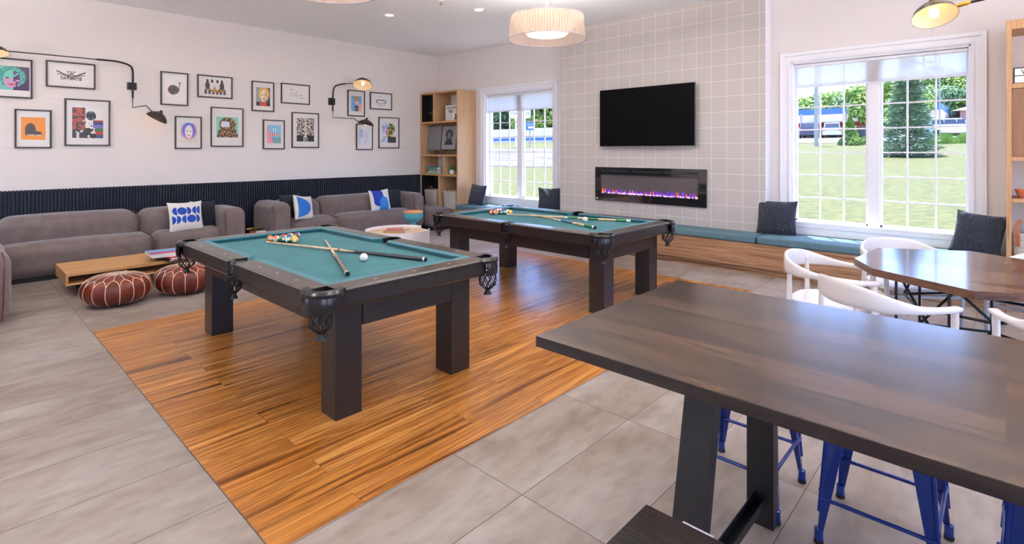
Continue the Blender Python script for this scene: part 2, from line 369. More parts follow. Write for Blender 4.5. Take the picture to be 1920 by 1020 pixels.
    def build(s, name, parent=None, smooth=None, bev=0, seg=2, col=False, loc=None, rot=None):
        me = bpy.data.meshes.new(name); me.from_pydata(s.v, [], s.f)
        for m in s.ms: me.materials.append(MATS[m])
        me.polygons.foreach_set('material_index', s.m)
        if col:
            at = me.color_attributes.new('Col', 'FLOAT_COLOR', 'CORNER'); d = []
            for p in me.polygons:
                c = s.c[p.index]; d += [c[0], c[1], c[2], 1.0]*p.loop_total
            at.data.foreach_set('color', d)
        me.update()
        o = bpy.data.objects.new(name, me); COL.objects.link(o)
        if smooth is not None:
            me.polygons.foreach_set('use_smooth', [True]*len(me.polygons))
            if smooth > 0:
                try: me.set_sharp_from_angle(angle=math.radians(smooth))
                except Exception: pass
        if bev:
            b = o.modifiers.new('bevel', 'BEVEL'); b.width = bev; b.segments = seg; b.limit_method = 'ANGLE'; b.angle_limit = math.radians(40); b.harden_normals = False
        if parent: o.parent = parent
        if loc: o.location = loc
        if rot: o.rotation_euler = rot
        return o
def tag(o, label, cat, group=None, kind=None):
    o['label'] = label; o['category'] = cat
    if group: o['group'] = group
    if kind: o['kind'] = kind
    return o
def thing(name, label, cat, loc=(0,0,0), rz=0, group=None):
    o = bpy.data.objects.new(name, None); COL.objects.link(o); o.location = loc; o.rotation_euler = (0,0,rz); o.empty_display_size = .1
    return tag(o, label, cat, group)
def struct(o): o['kind'] = 'structure'; return o
def dup(root, label, loc=None, rz=None):
    r = root.copy(); COL.objects.link(r); r['label'] = label
    if loc: r.location = loc
    if rz is not None: r.rotation_euler = (0,0,rz)
    for ch in list(root.children):
        c = ch.copy(); COL.objects.link(c); c.parent = r
        for g in list(ch.children):
            d = g.copy(); COL.objects.link(d); d.parent = c
    return r
def text(name, body, size, loc, rot, m, parent=None, ext=.001, align='CENTER', sx=1):
    cu = bpy.data.curves.new(name, 'FONT'); cu.body = body; cu.size = size; cu.extrude = ext; cu.align_x = align; cu.align_y = 'CENTER'
    tmp = bpy.data.objects.new(name, cu); me = bpy.data.meshes.new_from_object(tmp); bpy.data.objects.remove(tmp); bpy.data.curves.remove(cu)
    me.materials.clear(); me.materials.append(MATS[m])
    o = bpy.data.objects.new(name, me); COL.objects.link(o); o.location = loc; o.rotation_euler = rot; o.scale = (sx,1,1)
    if parent: o.parent = parent
    return o
def Tm(loc=(0,0,0), rz=0, rx=0, ry=0): return Matrix.Translation(loc) @ Matrix.Rotation(rz,4,'Z') @ Matrix.Rotation(ry,4,'Y') @ Matrix.Rotation(rx,4,'X')
def smoothpath(p, k=6, closed=False):
    p = [Vector(q) for q in p]; n = len(p); out = []
    for i in range(n if closed else n-1):
        a = p[(i-1) % n] if closed or i > 0 else p[0]*2-p[1]; b = p[i]; c = p[(i+1) % n]
        d = p[(i+2) % n] if closed or i+2 < n else p[-1]*2-p[-2]
        for j in range(k):
            t = j/k; out.append(.5*((2*b)+(c-a)*t+(2*a-5*b+4*c-d)*t*t+(3*b-a-3*c+d)*t**3))
    if not closed: out.append(p[-1])
    return out
def rrect(w, h, r, k=4):
    o = []
    for cx, cy, a0 in ((w-r,h-r,0), (-w+r,h-r,PI/2), (-w+r,-h+r,PI), (w-r,-h+r,1.5*PI)):
        for i in range(k+1): a = a0+PI/2*i/k; o.append((cx+r*math.cos(a), cy+r*math.sin(a)))
    return o
# ------------------------------------------------------------------ room shell
XW, XE, YS, YW, ZC = -8.93, 3.5, -4.0, 7.24, 3.515
YB = 7.05; YO = 7.46
b = MB(); b.box(XW-.15, XE+.15, YS-.15, YO, -.15, 0, 'floor_tile'); struct(b.build('floor'))
b = MB(); b.box(-5.54, -2.0, .84, 5.90, -.01, .003, 'wood_floor'); tag(b.build('wood_floor_inlay'), 'orange-brown wood plank floor inlay under the two pool tables', 'wood floor')['kind'] = 'structure'
b = MB(); b.box(XW-.15, XE+.15, YS-.15, YO, ZC, ZC+.15, 'ceiling_paint'); struct(b.build('ceiling'))
b = MB(); b.box(XW-.15, XW, YS, YO, 0, ZC, 'painted_brick'); struct(b.build('wall_left'))
wins = [(-7.47, -5.77), (-1.97, -.27)]; WZ0, WZ1 = .62, 2.60
b = MB(); xs = [XW] + [v for w in wins for v in w] + [XE]
for i in range(0, len(xs), 2): b.box(xs[i], xs[i+1], YW, YO, 0, ZC, 'wall_paint')
for w in wins: b.box(w[0], w[1], YW, YO, 0, WZ0, 'wall_paint'); b.box(w[0], w[1], YW, YO, WZ1, ZC, 'wall_paint')
struct(b.build('wall_back'))
# right wall and front wall with their own tall windows (outside the photo, they light the room)
b = MB(); ops = [(-3.4, -.5), (.4, 3.2), (3.9, 5.9)]; ys = [YS]+[v for w in ops for v in w]+[YW]
for i in range(0, len(ys), 2): b.box(XE, XE+.15, ys[i], ys[i+1], 0, ZC, 'wall_paint')
for w in ops: b.box(XE, XE+.15, w[0], w[1], 0, .10, 'wall_paint'); b.box(XE, XE+.15, w[0], w[1], 3.1, ZC, 'wall_paint')
struct(b.build('wall_right'))
b = MB(); ops2 = [(-7.2, -5.0)]; xs = [XW]+[v for w in ops2 for v in w]+[XE]
for i in range(0, len(xs), 2): b.box(xs[i], xs[i+1], YS-.15, YS, 0, ZC, 'wall_paint')
for w in ops2: b.box(w[0], w[1], YS-.15, YS, 0, .10, 'wall_paint'); b.box(w[0], w[1], YS-.15, YS, 3.1, ZC, 'wall_paint')
struct(b.build('wall_front'))
b = MB(); b.box(-5.476, -2.219, YB, YW, 0, ZC, 'patterned_tile'); b.box(-2.219, -2.214, YB+.004, YW, 0, ZC, 'trim_white'); struct(b.build('wall_chimney'))
# windows
def portal(x, y, z, w, h, rot):
    l = bpy.data.lights.new('daylight_portal', 'AREA'); l.shape = 'RECTANGLE'; l.size = w; l.size_y = h; l.cycles.is_portal = True
    o = bpy.data.objects.new('daylight_portal', l); COL.objects.link(o); o.location = (x,y,z); o.rotation_euler = rot
def window(n, x0, x1, blind_z):
    wt = 'trim_white'; b = MB(); cw = .125
    # casing, two stepped bands on the room face
    for a, c, d in ((0, cw, .018), (.012, .03, .03), (cw-.045, cw, .034)):
        b.box(x0-c, x0-a, YW-d, YW, .47, WZ1+c, wt); b.box(x1+a, x1+c, YW-d, YW, .47, WZ1+c, wt); b.box(x0-a, x1+a, YW-d, YW, WZ1+a, WZ1+c, wt)
    # jambs, sill, apron
    b.box(x0-.002, x0+.02, YW, YO-.04, WZ0, WZ1, wt); b.box(x1-.02, x1+.002, YW, YO-.04, WZ0, WZ1, wt); b.box(x0, x1, YW, YO-.04, WZ1-.02, WZ1, wt)
    b.box(x0+.0005, x1-.0005, YW-.025, YO-.03, WZ0-.03, WZ0+.004, wt); b.box(x0, x1, YW-.018, YW, .47, WZ0-.03, wt); b.box(x0, x1, YW-.03, YW, .56, .59, wt)
    if n == 1: b.box(x1+cw, -5.477, YW-.020, YW, .47, WZ1+cw, wt)
    root = struct(b.build('window_%d' % n, bev=.003))
    ys0, ys1 = 7.335, 7.385; xm = (x0+x1)/2
    f = MB(); f.box(xm-.058, xm+.058, ys0-.03, ys1+.01, WZ0-.01, WZ1, wt)
    for a, c in ((x0+.02, xm-.058), (xm+.058, x1-.02)):
        f.box(a-.01, c+.01, ys0, ys1, WZ0-.01, WZ0+.03, wt); f.box(a, c, ys0, ys1, WZ1-.03, WZ1, wt); f.box(a, a+.022, ys0, ys1, WZ0, WZ1, wt); f.box(c-.022, c, ys0, ys1, WZ0, WZ1, wt)
    f.build('window_frame', root, bev=.003)
    for a, c in ((x0+.042, xm-.058), (xm+.058, x1-.042)):
        g = MB()
        for k in (1, 2): xx = a+(c-a)*k/3; g.box(xx-.008, xx+.008, ys0+.0105, ys0+.0355, WZ0+.02, WZ1-.02, wt)
        for k in range(1, 7): zz = WZ0+.022+.28*k; g.box(a, c, ys0+.012, ys0+.034, zz-.008, zz+.008, wt)
        g.build('muntin_grid', root)
        for k in (1, 2):
            q = MB(); xx = a+(c-a)*k/3; q.sphere((xx, ys0-.02, WZ0+.012), .011, 'pole_grey', 6); q.build('sash_latch', root)
        p = MB(); p.box(a, c, ys1-.012, ys1-.008, WZ0+.02, WZ1-.02, 'window_glass'); p.build('glass_pane', root)
    bl = thing('roller_blind', 'white sheer roller blind pulled partly down in the %s window' % ('wide left' if n == 1 else 'right-hand'), 'blind', (xm, 7.29, WZ1-.045))
    q = MB(); q.tube([(-(x1-x0)/2+.025,0,0), ((x1-x0)/2-.025,0,0)], .022, 'trim_white', 12); q.build('blind_roller', bl, smooth=40)
    q = MB(); q.box(-(x1-x0)/2+.03, (x1-x0)/2-.03, -.003, -.002, blind_z-(WZ1-.045), 0, 'blind_cloth'); q.build('blind_cloth', bl)
    q = MB(); q.box(-(x1-x0)/2+.03, (x1-x0)/2-.03, -.008, .004, blind_z-(WZ1-.045)-.018, blind_z-(WZ1-.045), 'steel_white'); q.build('hem_bar', bl)
    bl['label'] = ('white sheer roller blind in the window beside the tall bookcase and corner' if n == 1 else 'white sheer roller blind in the window right of the tiled chimney breast')
    portal(xm, YO+.02, (WZ0+WZ1)/2, x1-x0, WZ1-WZ0, (PI/2, 0, PI))
window(1, *wins[0], 2.265); window(2, *wins[1], 2.30)
for w in ops: portal(XE+.16, (w[0]+w[1])/2, 1.60, w[1]-w[0], 3.0, (PI/2, 0, PI/2))
for w in ops2: portal((w[0]+w[1])/2, YS-.16, 1.60, w[1]-w[0], 3.0, (PI/2, 0, 0))
k = 3
for w in ops:
    b = MB()
    for yy in (w[0], (w[0]+w[1])/2-.03, w[1]-.06): b.box(XE+.04, XE+.1, yy, yy+.06, .10, 3.1, 'trim_white')
    b.box(XE+.04, XE+.1, w[0], w[1], .10, .16, 'trim_white'); b.box(XE+.04, XE+.1, w[0], w[1], 3.04, 3.1, 'trim_white'); struct(b.build('window_%d' % k)); k += 1
for w in ops2:
    b = MB()
    for xx in (w[0], (w[0]+w[1])/2-.03, w[1]-.06): b.box(xx, xx+.06, YS-.1, YS-.04, .10, 3.1, 'trim_white')
    b.box(w[0], w[1], YS-.1, YS-.04, .10, .16, 'trim_white'); b.box(w[0], w[1], YS-.1, YS-.04, 3.04, 3.1, 'trim_white'); struct(b.build('window_%d' % k)); k += 1
# slatted wainscot on the left wall
b = MB(); b.box(XW+.002, XW+.012, YS+.01, 6.75, 0, 1.0, 'slat_navy'); y = YS+.03
while y < 6.73:
    pr = [(XW+.012, y), (XW+.034, y+.003), (XW+.044, y+.010), (XW+.044, y+.017), (XW+.034, y+.024), (XW+.012, y+.027)]
    b.prism([(p[0], p[1]) for p in pr][::-1], 0, 1.012, 'slat_navy'); y += .036
o = b.build('slatted_wainscot'); tag(o, 'dark navy slatted wainscot running along the left wall behind the sofas', 'wall panelling')
# ------------------------------------------------------------------ ceiling fixtures
def downlight(x, y, label):
    t = thing('recessed_downlight', label, 'ceiling light', (x, y, ZC), group='recessed downlights in the ceiling')
    q = MB(); q.lathe([(.062,-.001),(.085,-.001),(.085,-.008),(.062,-.012)], 'trim_white', 24, cap=False); q.build('trim_ring', t, smooth=40)
    q = MB(); q.lathe([(.0001,-.006),(.062,-.006)], 'lens', 24, cap=False); q.build('lens', t)
    l = bpy.data.lights.new('downlight_beam', 'AREA'); l.shape = 'DISK'; l.size = .12; l.energy = DOWNLIGHT_W; l.color = (1,.93,.85)
    o = bpy.data.objects.new('downlight_beam', l); COL.objects.link(o); o.parent = t; o.location = (0,0,-.014)
downlight(-6.68, 4.50, 'lit recessed ceiling downlight, the left one of the two above the far sofa')
downlight(-5.50, 5.20, 'lit recessed ceiling downlight, the right one of the two, nearer the drum pendant')
for x, y, w_ in ((-7.4,1.6,'left end of the near sofa'),(-7.4,-1.5,'front left corner of the room'),(-5.4,3.2,'gap between the round table and near pool table'),(-5.0,0,'floor left of the wood inlay corner'),(-5.0,-2.6,'front wall left of centre'),
                 (-2.3,3.4,'gap between both pool tables'),(-1.6,.2,'floor just left of the camera'),(-2.0,-2.4,'floor behind the camera'),(-.9,4.6,'left armchair of the octagonal table'),(.9,2.8,'right end of the counter table'),(1.2,-.6,'floor right of the camera'),(1.4,5.2,'right side of the octagonal table'),(1.2,-3,'front right corner of the room')):
    downlight(x, y, 'unseen recessed ceiling downlight above the '+w_)
def sprinkler(x, y):
    t = thing('ceiling_sprinkler', 'small ceiling sprinkler head near the top edge, between the two downlights', 'sprinkler', (x,y,ZC))
    q = MB(); q.lathe([(.035,0),(.03,-.008),(.012,-.01)], 'trim_white', 16); q.build('escutcheon', t, smooth=40)
    q = MB(); q.tube([(0,0,-.005),(0,0,-.04)], .006, 'brass', 8); q.lathe([(.0001,-.04),(.02,-.042),(.02,-.044)], 'tailred', 12, cap=False); q.build('deflector', t)
sprinkler(-5.56, 4.56)
def pendant(x, y, zb, label):
    t = thing('drum_pendant_lamp', label, 'pendant lamp', (x, y, zb), group='drum pendants over the pool tables')
    R1, R2, H = .43, .405, .25
    q = MB(); n = 84
    for i in range(n):      # pleated ribbon shade: narrow vertical strips
        a = 2*PI*i/n; a2 = 2*PI*(i+.5)/n
        q.add([(R1*math.cos(a),R1*math.sin(a),0),(R1*math.cos(a2),R1*math.sin(a2),0),(R2*math.cos(a2),R2*math.sin(a2),H),(R2*math.cos(a),R2*math.sin(a),H)], [(0,1,2,3)], 'shade_cloth')
    q.lathe([(R1-.003,.004),(R2-.003,H-.004)], 'shade_gauze', 64, cap=False)
    q.build('lamp_shade', t)
    for r, z in ((R1,0),(R2,H)):
        q = MB(); q.tube([(r*math.cos(2*PI*i/48), r*math.sin(2*PI*i/48), z) for i in range(48)], .007, 'ring_grey', 6, closed=True); q.build('shade_ring', t, smooth=60)
    q = MB(); q.lathe([(.0001,.05),(.22,.05)], 'pend_glow', 40, cap=False); q.lathe([(.22,.05),(R2-.05,H-.05),(R2-.02,H-.012)], 'pend_cone', 48, cap=False); q.build('diffuser', t, smooth=60)
    l = bpy.data.lights.new('pendant_uplight', 'AREA'); l.shape = 'DISK'; l.size = .36; l.energy = PENDANT_UP_W; l.color = (1,.95,.91)
    o = bpy.data.objects.new('pendant_uplight', l); COL.objects.link(o); o.parent = t; o.location = (0,0,.215); o.rotation_euler = (PI,0,0)
    q = MB(); q.tube([(0,0,.18),(0,0,ZC-zb-.02)], .004, 'steel_white', 6)
    for k in range(3): a = 2*PI*k/3; q.tube([(0,0,.22),(R2*math.cos(a),R2*math.sin(a),H)], .003, 'steel_white', 5)
    q.build('cord', t)
    q = MB(); q.lathe([(.06,ZC-zb),(.06,ZC-zb-.025)], 'trim_white', 20); q.build('canopy', t, smooth=40)
mat('ring_grey', (190,180,184), .5)
mat('pend_cone', (250,235,215), .5, emit=(255,226,196), estr=.55)
mat('pend_glow', (255,245,230), .5, emit=(255,232,205), estr=PENDANT_E)
pendant(-3.74, 4.58, 2.74, 'white pleated drum pendant lamp hanging over the far pool table')
pendant(-3.785, 1.976, 2.74, 'white pleated drum pendant cut off by the top edge, over the near pool table')
pendant(-.163, 4.505, 2.74, 'unseen white drum pendant added for ceiling light, over the octagonal table')  # this and the next three are unseen, added to brighten the ceiling
pendant(.10, 1.80, 2.80, 'unseen white drum pendant added for ceiling light, over the dark counter table')
pendant(-6.9, -.9, 2.74, 'unseen white drum pendant added for ceiling light, at the front left of the room')
pendant(-2.2, -2.2, 2.74, 'unseen white drum pendant added for ceiling light behind the camera, at the front of the room')

# ------------------------------------------------------------------ pool tables
def pool_table(label, loc):
    t = thing('pool_table', label, 'pool table', loc, group='black pool tables with teal felt')
    HX, HY, ZT, RW, CW = 1.185, .665, .76, .125, .06
    bk = 'pool_black'
    for sx in (-1, 1):
        for sy in (-1, 1):
            q = MB(); cx, cy = sx*(1.075-.0825), sy*(.50-.0825); q.box(cx-.0825, cx+.0825, cy-.0825, cy+.0825, 0, .645, bk); q.build('leg', t, bev=.004)
    q = MB()
    for sy in (-1, 1): q.box(-.905, .905, sy*.488-.015, sy*.488+.015, .497, .645, bk)
    for sx in (-1, 1): q.box(sx*1.063-.015, sx*1.063+.015, -.33, .33, .497, .645, bk)
    q.build('apron', t, bev=.003)
    q = MB(); q.box(-HX+RW-.01, HX-RW+.01, -HY+RW-.01, HY-RW+.01, .66, .725, 'felt'); q.build('playing_bed', t)
    q = MB(); q.box(-HX+.06, HX-.06, -HY+.06, HY-.06, .645, .66, bk); q.build('bed_frame', t)
    g = .115   # corner gap along the rail, sg = half side gap
    sg = .062
    # rails: profile swept along; local frame: along u, outward v
    segs = [((-HX+g, -sg), 0), ((sg, HX-g), 0), ((-HX+g, -sg), 1), ((sg, HX-g), 1), ((-HY+g, HY-g), 2), ((-HY+g, HY-g), 3)]
    for (u0, u1), side in segs:
        if side < 2: T = Matrix.Identity(4) if side == 0 else Matrix.Rotation(PI, 4, 'Z'); H = HY
        else: T = Matrix.Rotation(PI/2 if side == 2 else -PI/2, 4, 'Z'); H = HX
        # outward is -y
        prof = [(-H+.012,.645),(-H,.66),(-H,.735),(-H-.006,.738),(-H-.006,.750),(-H+.004,.7535),(-H+.012,.760),(-H+RW,.760),(-H+RW,.70),(-H+.05,.645)]
        q = MB(); n = len(prof); vs = [(u0,y,z) for y,z in prof]+[(u1,y,z) for y,z in prof]
        q.add(vs, [tuple(range(n)), tuple(range(2*n-1,n-1,-1))]+[(i,n+i,n+(i+1)%n,(i+1)%n) for i in range(n)], 'pool_rail', T)
        for pi in range(len(q.f)): pass
        r = q.build('rail', t, bev=.0015)
        r.data.materials.append(MATS[bk])
        for p in r.data.polygons:
            zc = sum(r.data.vertices[v].co.z for v in p.vertices)/len(p.vertices)
            if zc < .745: p.material_index = 1
        # cushion (cloth) with mitred ends
        c = MB(); m0 = .055; prof = [(-H+RW,.758,0),(-H+RW+CW-.008,.7585,m0),(-H+RW+CW,.753,m0+.004),(-H+RW+CW-.018,.7255,m0-.012),(-H+RW,.7255,0)]
        vs = [(u0-.02+e,y,z) for y,z,e in prof]+[(u1+.02-e,y,z) for y,z,e in prof]; n = len(prof)
        c.add(vs, [tuple(range(n)), tuple(range(2*n-1,n-1,-1))]+[(i,n+i,n+(i+1)%n,(i+1)%n) for i in range(n)], 'felt_cushion', T)
        c.build('cushion', t)
        ks = (1,2,3); L = u1-u0
        for k in ks:
            uu = u0-(.0 if side < 2 else .0)+L*k/4
            s = MB(); s.prism([(uu-.013,-H+.062),(uu,-H+.056),(uu+.013,-H+.062),(uu,-H+.068)], .7598, .7608, 'sight', T); s.build('rail_sight', t)
    def net(m, r0, z0, dz, cx, cy, tb):
        nn = 9
        for hd in (-1, 1):
            for k in range(nn):
                pts = []
                for i in range(9):
                    f = i/8; a = 2*PI*k/nn+hd*f*1.15; r = r0*(1-.12*f+.55*math.sin(f*PI)*.25)*(1 if f < .75 else 1-(f-.75)*2.4)
                    pts.append((cx+r*math.cos(a), cy+r*math.sin(a), z0-dz*f))
                m.tube(pts, .0038, 'net_hole_black', 4)
        m.lathe([(r0*.36, z0-dz+.004), (r0*.3, z0-dz-.012), (r0*.55, z0-dz-.036), (r0*.5, z0-dz-.036), (r0*.2, z0-dz-.01)], 'net_hole_black', 14, Tm((cx,cy,0)), cap=False)
        m.tube([(cx+r0*math.cos(2*PI*i/16), cy+r0*math.sin(2*PI*i/16), z0) for i in range(16)], .005, 'net_hole_black', 5, closed=True)
    for sx in (-1, 1):
        for sy in (-1, 1):
            cx, cy = sx*(HX-.082), sy*(HY-.082); ad = math.atan2(sy, sx); T = Tm((cx,cy,0), ad)
            p = MB(); sp = 1.62
            prof = [(.070,.762),(.095,.768),(.112,.762),(.120,.748),(.118,.730),(.070,.728)]
            pts = prof+[prof[0]]
            p.lathe(pts, 'leather_black', 20, T, -sp, sp, cap=False)
            for a in (-sp, sp): p.add([(r*math.cos(a), r*math.sin(a), z) for r,z in prof], [tuple(range(6))], 'leather_black', T)
            p.lathe([(.112,.732),(.117,.70),(.116,.66),(.112,.645),(.104,.645),(.104,.732)], 'leather_black', 18, T, -1.15, 1.15, cap=False)
            p.lathe([(.0001,.7262),(.066,.7265),(.070,.745)], 'net_hole_black', 20, T, cap=False)  # black disc over the bed stands in for the dark pocket opening
            po = p.build('pocket', t, smooth=35)
            m = MB(); net(m, .055, .665, .13, cx+sx*.032, cy+sy*.032, 0); m.build('net', po, smooth=60)
    for sy in (-1, 1):
        cy = sy*(HY-.06); T = Tm((0,cy,0), sy*PI/2); p = MB(); sp = 1.5
        prof = [(.048,.762),(.058,.767),(.068,.763),(.074,.750),(.072,.730),(.048,.728)]; pts = prof+[prof[0]]
        p.lathe(pts, 'leather_black', 16, T, -sp, sp, cap=False)
        p.lathe([(.070,.735),(.072,.70),(.066,.655),(.060,.655),(.062,.735)], 'leather_black', 12, T, -.85, .85, cap=False)
        p.lathe([(.0001,.7262),(.046,.7265),(.050,.745)], 'net_hole_black', 16, T, cap=False)  # black disc drawn as the shaded side pocket opening
        p.lathe([(.0001,.7264),(.05,.7264)], 'net_hole_black', 16, Tm((0,cy-sy*.055,0)), cap=False)  # second black disc widens the painted opening towards the bed
        po = p.build('pocket', t, smooth=35)
        m = MB(); net(m, .042, .665, .12, 0, sy*(HY-.018), 0); m.build('net', po, smooth=60)
    return t
T1 = (-3.785, 1.976, .003); T2 = (-3.745, 4.585, .003); ZB = .7285
pt = pool_table('black pool table with teal felt in the foreground, nearest the poufs', T1)
dup(pt, 'black pool table with teal felt farther back, in front of the television', T2)
# balls
BC = {'orange':(235,110,40), 'green':(20,110,80), 'yellow':(240,180,30), 'red':(200,40,45), 'blue':(40,60,160), 'purple':(80,50,130), 'maroon':(130,35,40), 'black':(20,20,22), 'white':(240,234,222)}
R = .0286
def ball(x, y, color, stripe, num, where, grp):
    t = thing('billiard_ball', where, 'billiard ball', (x, y, ZB+R), group=grp)
    vd = Vector((-x, -y, 1.5-ZB)).normalized(); rv = random.Random(num*7+int(x*100)); ax = (Vector((rv.uniform(-1,1), rv.uniform(-1,1), rv.uniform(.2,1)))).normalized()
    sp = (vd+Vector((rv.uniform(-.35,.35), rv.uniform(-.2,.35), rv.uniform(-.4,.1)))).normalized(); c = lin(BC[color]); w = lin(BC['white'])
    def cf(d):
        if num and d.dot(sp) > .90: return w
        if stripe: 
            e = sp.cross(ax).normalized(); return c if abs(d.dot(e)) < .5 else w
        return c
    q = MB(); q.sphere((0,0,0), R, 'ball_resin', 18, colf=cf); q.build('ball_body', t, smooth=0, col=True)
    if num:
        zq = sp.to_track_quat('Z', 'Y').to_euler(); text('ball_number', str(num), .016, sp*(R+.0002), zq, 'text_black', t, ext=.0002)
    return t
RACK = [[('orange',0,5,'solid orange'),('orange',1,13,'orange striped'),('green',0,6,'solid green'),('green',1,14,'green striped'),('yellow',0,1,'solid yellow')],
        [('purple',0,4,'purple'),('red',1,11,'red striped'),('blue',0,2,'blue'),('maroon',1,15,'maroon striped')],
        [('red',0,3,'solid red'),('blue',1,10,'blue striped'),('black',0,8,'black')], [('yellow',1,9,'yellow striped'),('maroon',0,7,'solid maroon')], [('purple',1,12,'purple striped')]]
def rack(x0, y0, ang, which):
    u = Vector((math.cos(ang), math.sin(ang))); v = Vector((-u.y, u.x))
    for r, row in enumerate(RACK):
        for i, (c, st, n, nm) in enumerate(row):
            p = Vector((x0,y0))+u*(2*R+.0004)*(i+r/2)+v*(2*R+.0004)*r*.866
            pos = 'in the front row of the rack' if r == 0 else 'behind the front row of the rack'
            ball(p.x, p.y, c, st, n, '%s pool ball %s on the %s pool table' % (nm, pos, which), 'racked balls on the %s table' % which)
rack(-4.555, 1.885, math.radians(31), 'near'); rack(-4.56, 4.52, math.radians(46), 'far')
ball(-3.282, 2.001, 'white', 0, 0, 'white cue ball beside the crossed cues on the near pool table', 'cue balls'); ball(-3.34, 4.74, 'white', 0, 0, 'white cue ball between the crossed cues on the far pool table', 'cue balls')
def cue(a, b, label, segs, raise_=0, tipz=0):
    a = Vector((*a, ZB+.0065+tipz)); b = Vector((*b, ZB+.0150+raise_)); L = (b-a).length
    t = thing('pool_cue', label, 'pool cue', a); t.rotation_euler = (b-a).to_track_quat('Z', 'Y').to_euler()
    rr = lambda f: .0062+(.0148-.0062)*f
    parts = [('tip', 0, .008, 'cue_slate'), ('ferrule', .008, .022, 'cue_white'), ('shaft', .022, .50, 'maple')]+segs
    for nm, f0, f1, m in parts:
        q = MB(); q.lathe([(rr(f0),f0*L),(rr(f1),f1*L)], m, 14); q.build(nm, t, smooth=40)
    q = MB()
    for k in range(4 if segs[-1][3] != 'x' else 0):   # pointed inlays on the butt
        pass
    return t
blk = [('joint_ring', .50, .507, 'cue_dark'), ('forearm', .507, .60, 'maple'), ('butt', .60, .985, 'cue_dark'), ('butt_cap', .985, .994, 'cue_white'), ('bumper', .994, 1.0, 'rubber')]
c = cue((-4.486,1.818), (-2.955,2.292), 'long pool cue with black butt pointing right across the near table', blk, .0, .012)
def points(t, L, f0, f1, m):
    q = MB()
    for k in range(4):
        a = k*PI/2+.4; r0 = .0062+.0086*f0+.0007; r1 = .0062+.0086*f1+.0006
        q.add([(r1*math.cos(a-.55), r1*math.sin(a-.55), f1*L), (r1*math.cos(a+.55), r1*math.sin(a+.55), f1*L), (r0*math.cos(a), r0*math.sin(a), f0*L), ((r1+.0015)*math.cos(a), (r1+.0015)*math.sin(a), f1*L)], [(0,3,2),(3,1,2),(0,1,3)], m)
    q.build('inlay_point', t)
points(c, 1.6, .52, .6, 'cue_dark')
c = cue((-4.261,2.227), (-2.955,1.69), 'pool cue with dark brown butt pointing at the viewer on the near table', [('joint_ring', .50, .507, 'cue_dark'), ('forearm', .507, .60, 'maple'), ('butt', .60, .97, 'cue_brown'), ('butt_band', .97, .985, 'cue_white'), ('bumper', .985, 1.0, 'rubber')])
points(c, 1.41, .52, .6, 'cue_brown')
cue((-4.34,4.55), (-2.97,5.06), 'pool cue with green and maple banded butt lying behind the far cue ball', [('joint_collar', .50, .52, 'cue_white'), ('forearm', .52, .60, 'cue_green'), ('wrap', .60, .68, 'maple'), ('wrap', .68, .76, 'cue_green'), ('wrap', .76, .89, 'maple'), ('butt', .89, .97, 'cue_green'), ('butt_cap', .97, 1.0, 'cue_white')], 0, .014)
cue((-4.20,4.83), (-2.96,4.38), 'pool cue with slate and green butt pointing at the viewer on the far table', [('joint_collar', .50, .52, 'cue_white'), ('forearm', .52, .70, 'cue_slate'), ('wrap', .70, .86, 'maple'), ('butt', .86, .965, 'cue_green'), ('butt_cap', .965, .985, 'cue_white'), ('bumper', .985, 1.0, 'rubber')])

# ------------------------------------------------------------------ window bench
YT = 6.735; YF = 6.69
BX0, BX1 = -7.72, -.01
t = thing('window_bench', 'long built-in window bench with striped wood front below the chimney breast and windows', 'bench', (0,0,0))
q = MB(); q.box(BX0, BX1, YT, YB-.002, .0, .09, 'bench_front'); q.build('toe_kick', t)
edges = [BX0, -6.0, -4.2, -2.175, -.01]
for i in range(4):
    q = MB(); q.box(edges[i]+.0015, edges[i+1]-.0015, YF, YF+.02, .088, .375, 'bench_front'); q.build('front_panel', t)
q = MB(); q.box(BX0, BX1, YF+.02, YB-.002, .09, .375, 'bench_front'); q.box(BX0, -5.48, YB-.002, YW-.02, .09, .375, 'bench_front'); q.box(-2.21, BX1, YB-.002, YW-.02, .09, .375, 'bench_front'); q.build('bench_box', t)
def bcush(x0, x1, y1, label):
    q = MB(); q.rbox(x0, x1, YF-.012, y1, .377, .468, .022, 'bench_cloth', 6, .003); o = q.build('bench_cushion', smooth=0)
    tag(o, label, 'cushion', 'blue bench cushions')
bcush(-7.715, -5.50, YW-.022, 'blue-grey bench cushion below the left window, beside the bookcase')
bcush(-5.495, -3.86, YB-.005, 'blue-grey bench cushion hidden behind the far pool table under the fireplace')
bcush(-3.855, -2.225, YB-.005, 'blue-grey bench cushion against the tiled wall right of the far pool table')
bcush(-2.205, -.02, YW-.022, 'blue-grey bench cushion with sun patches below the right window')
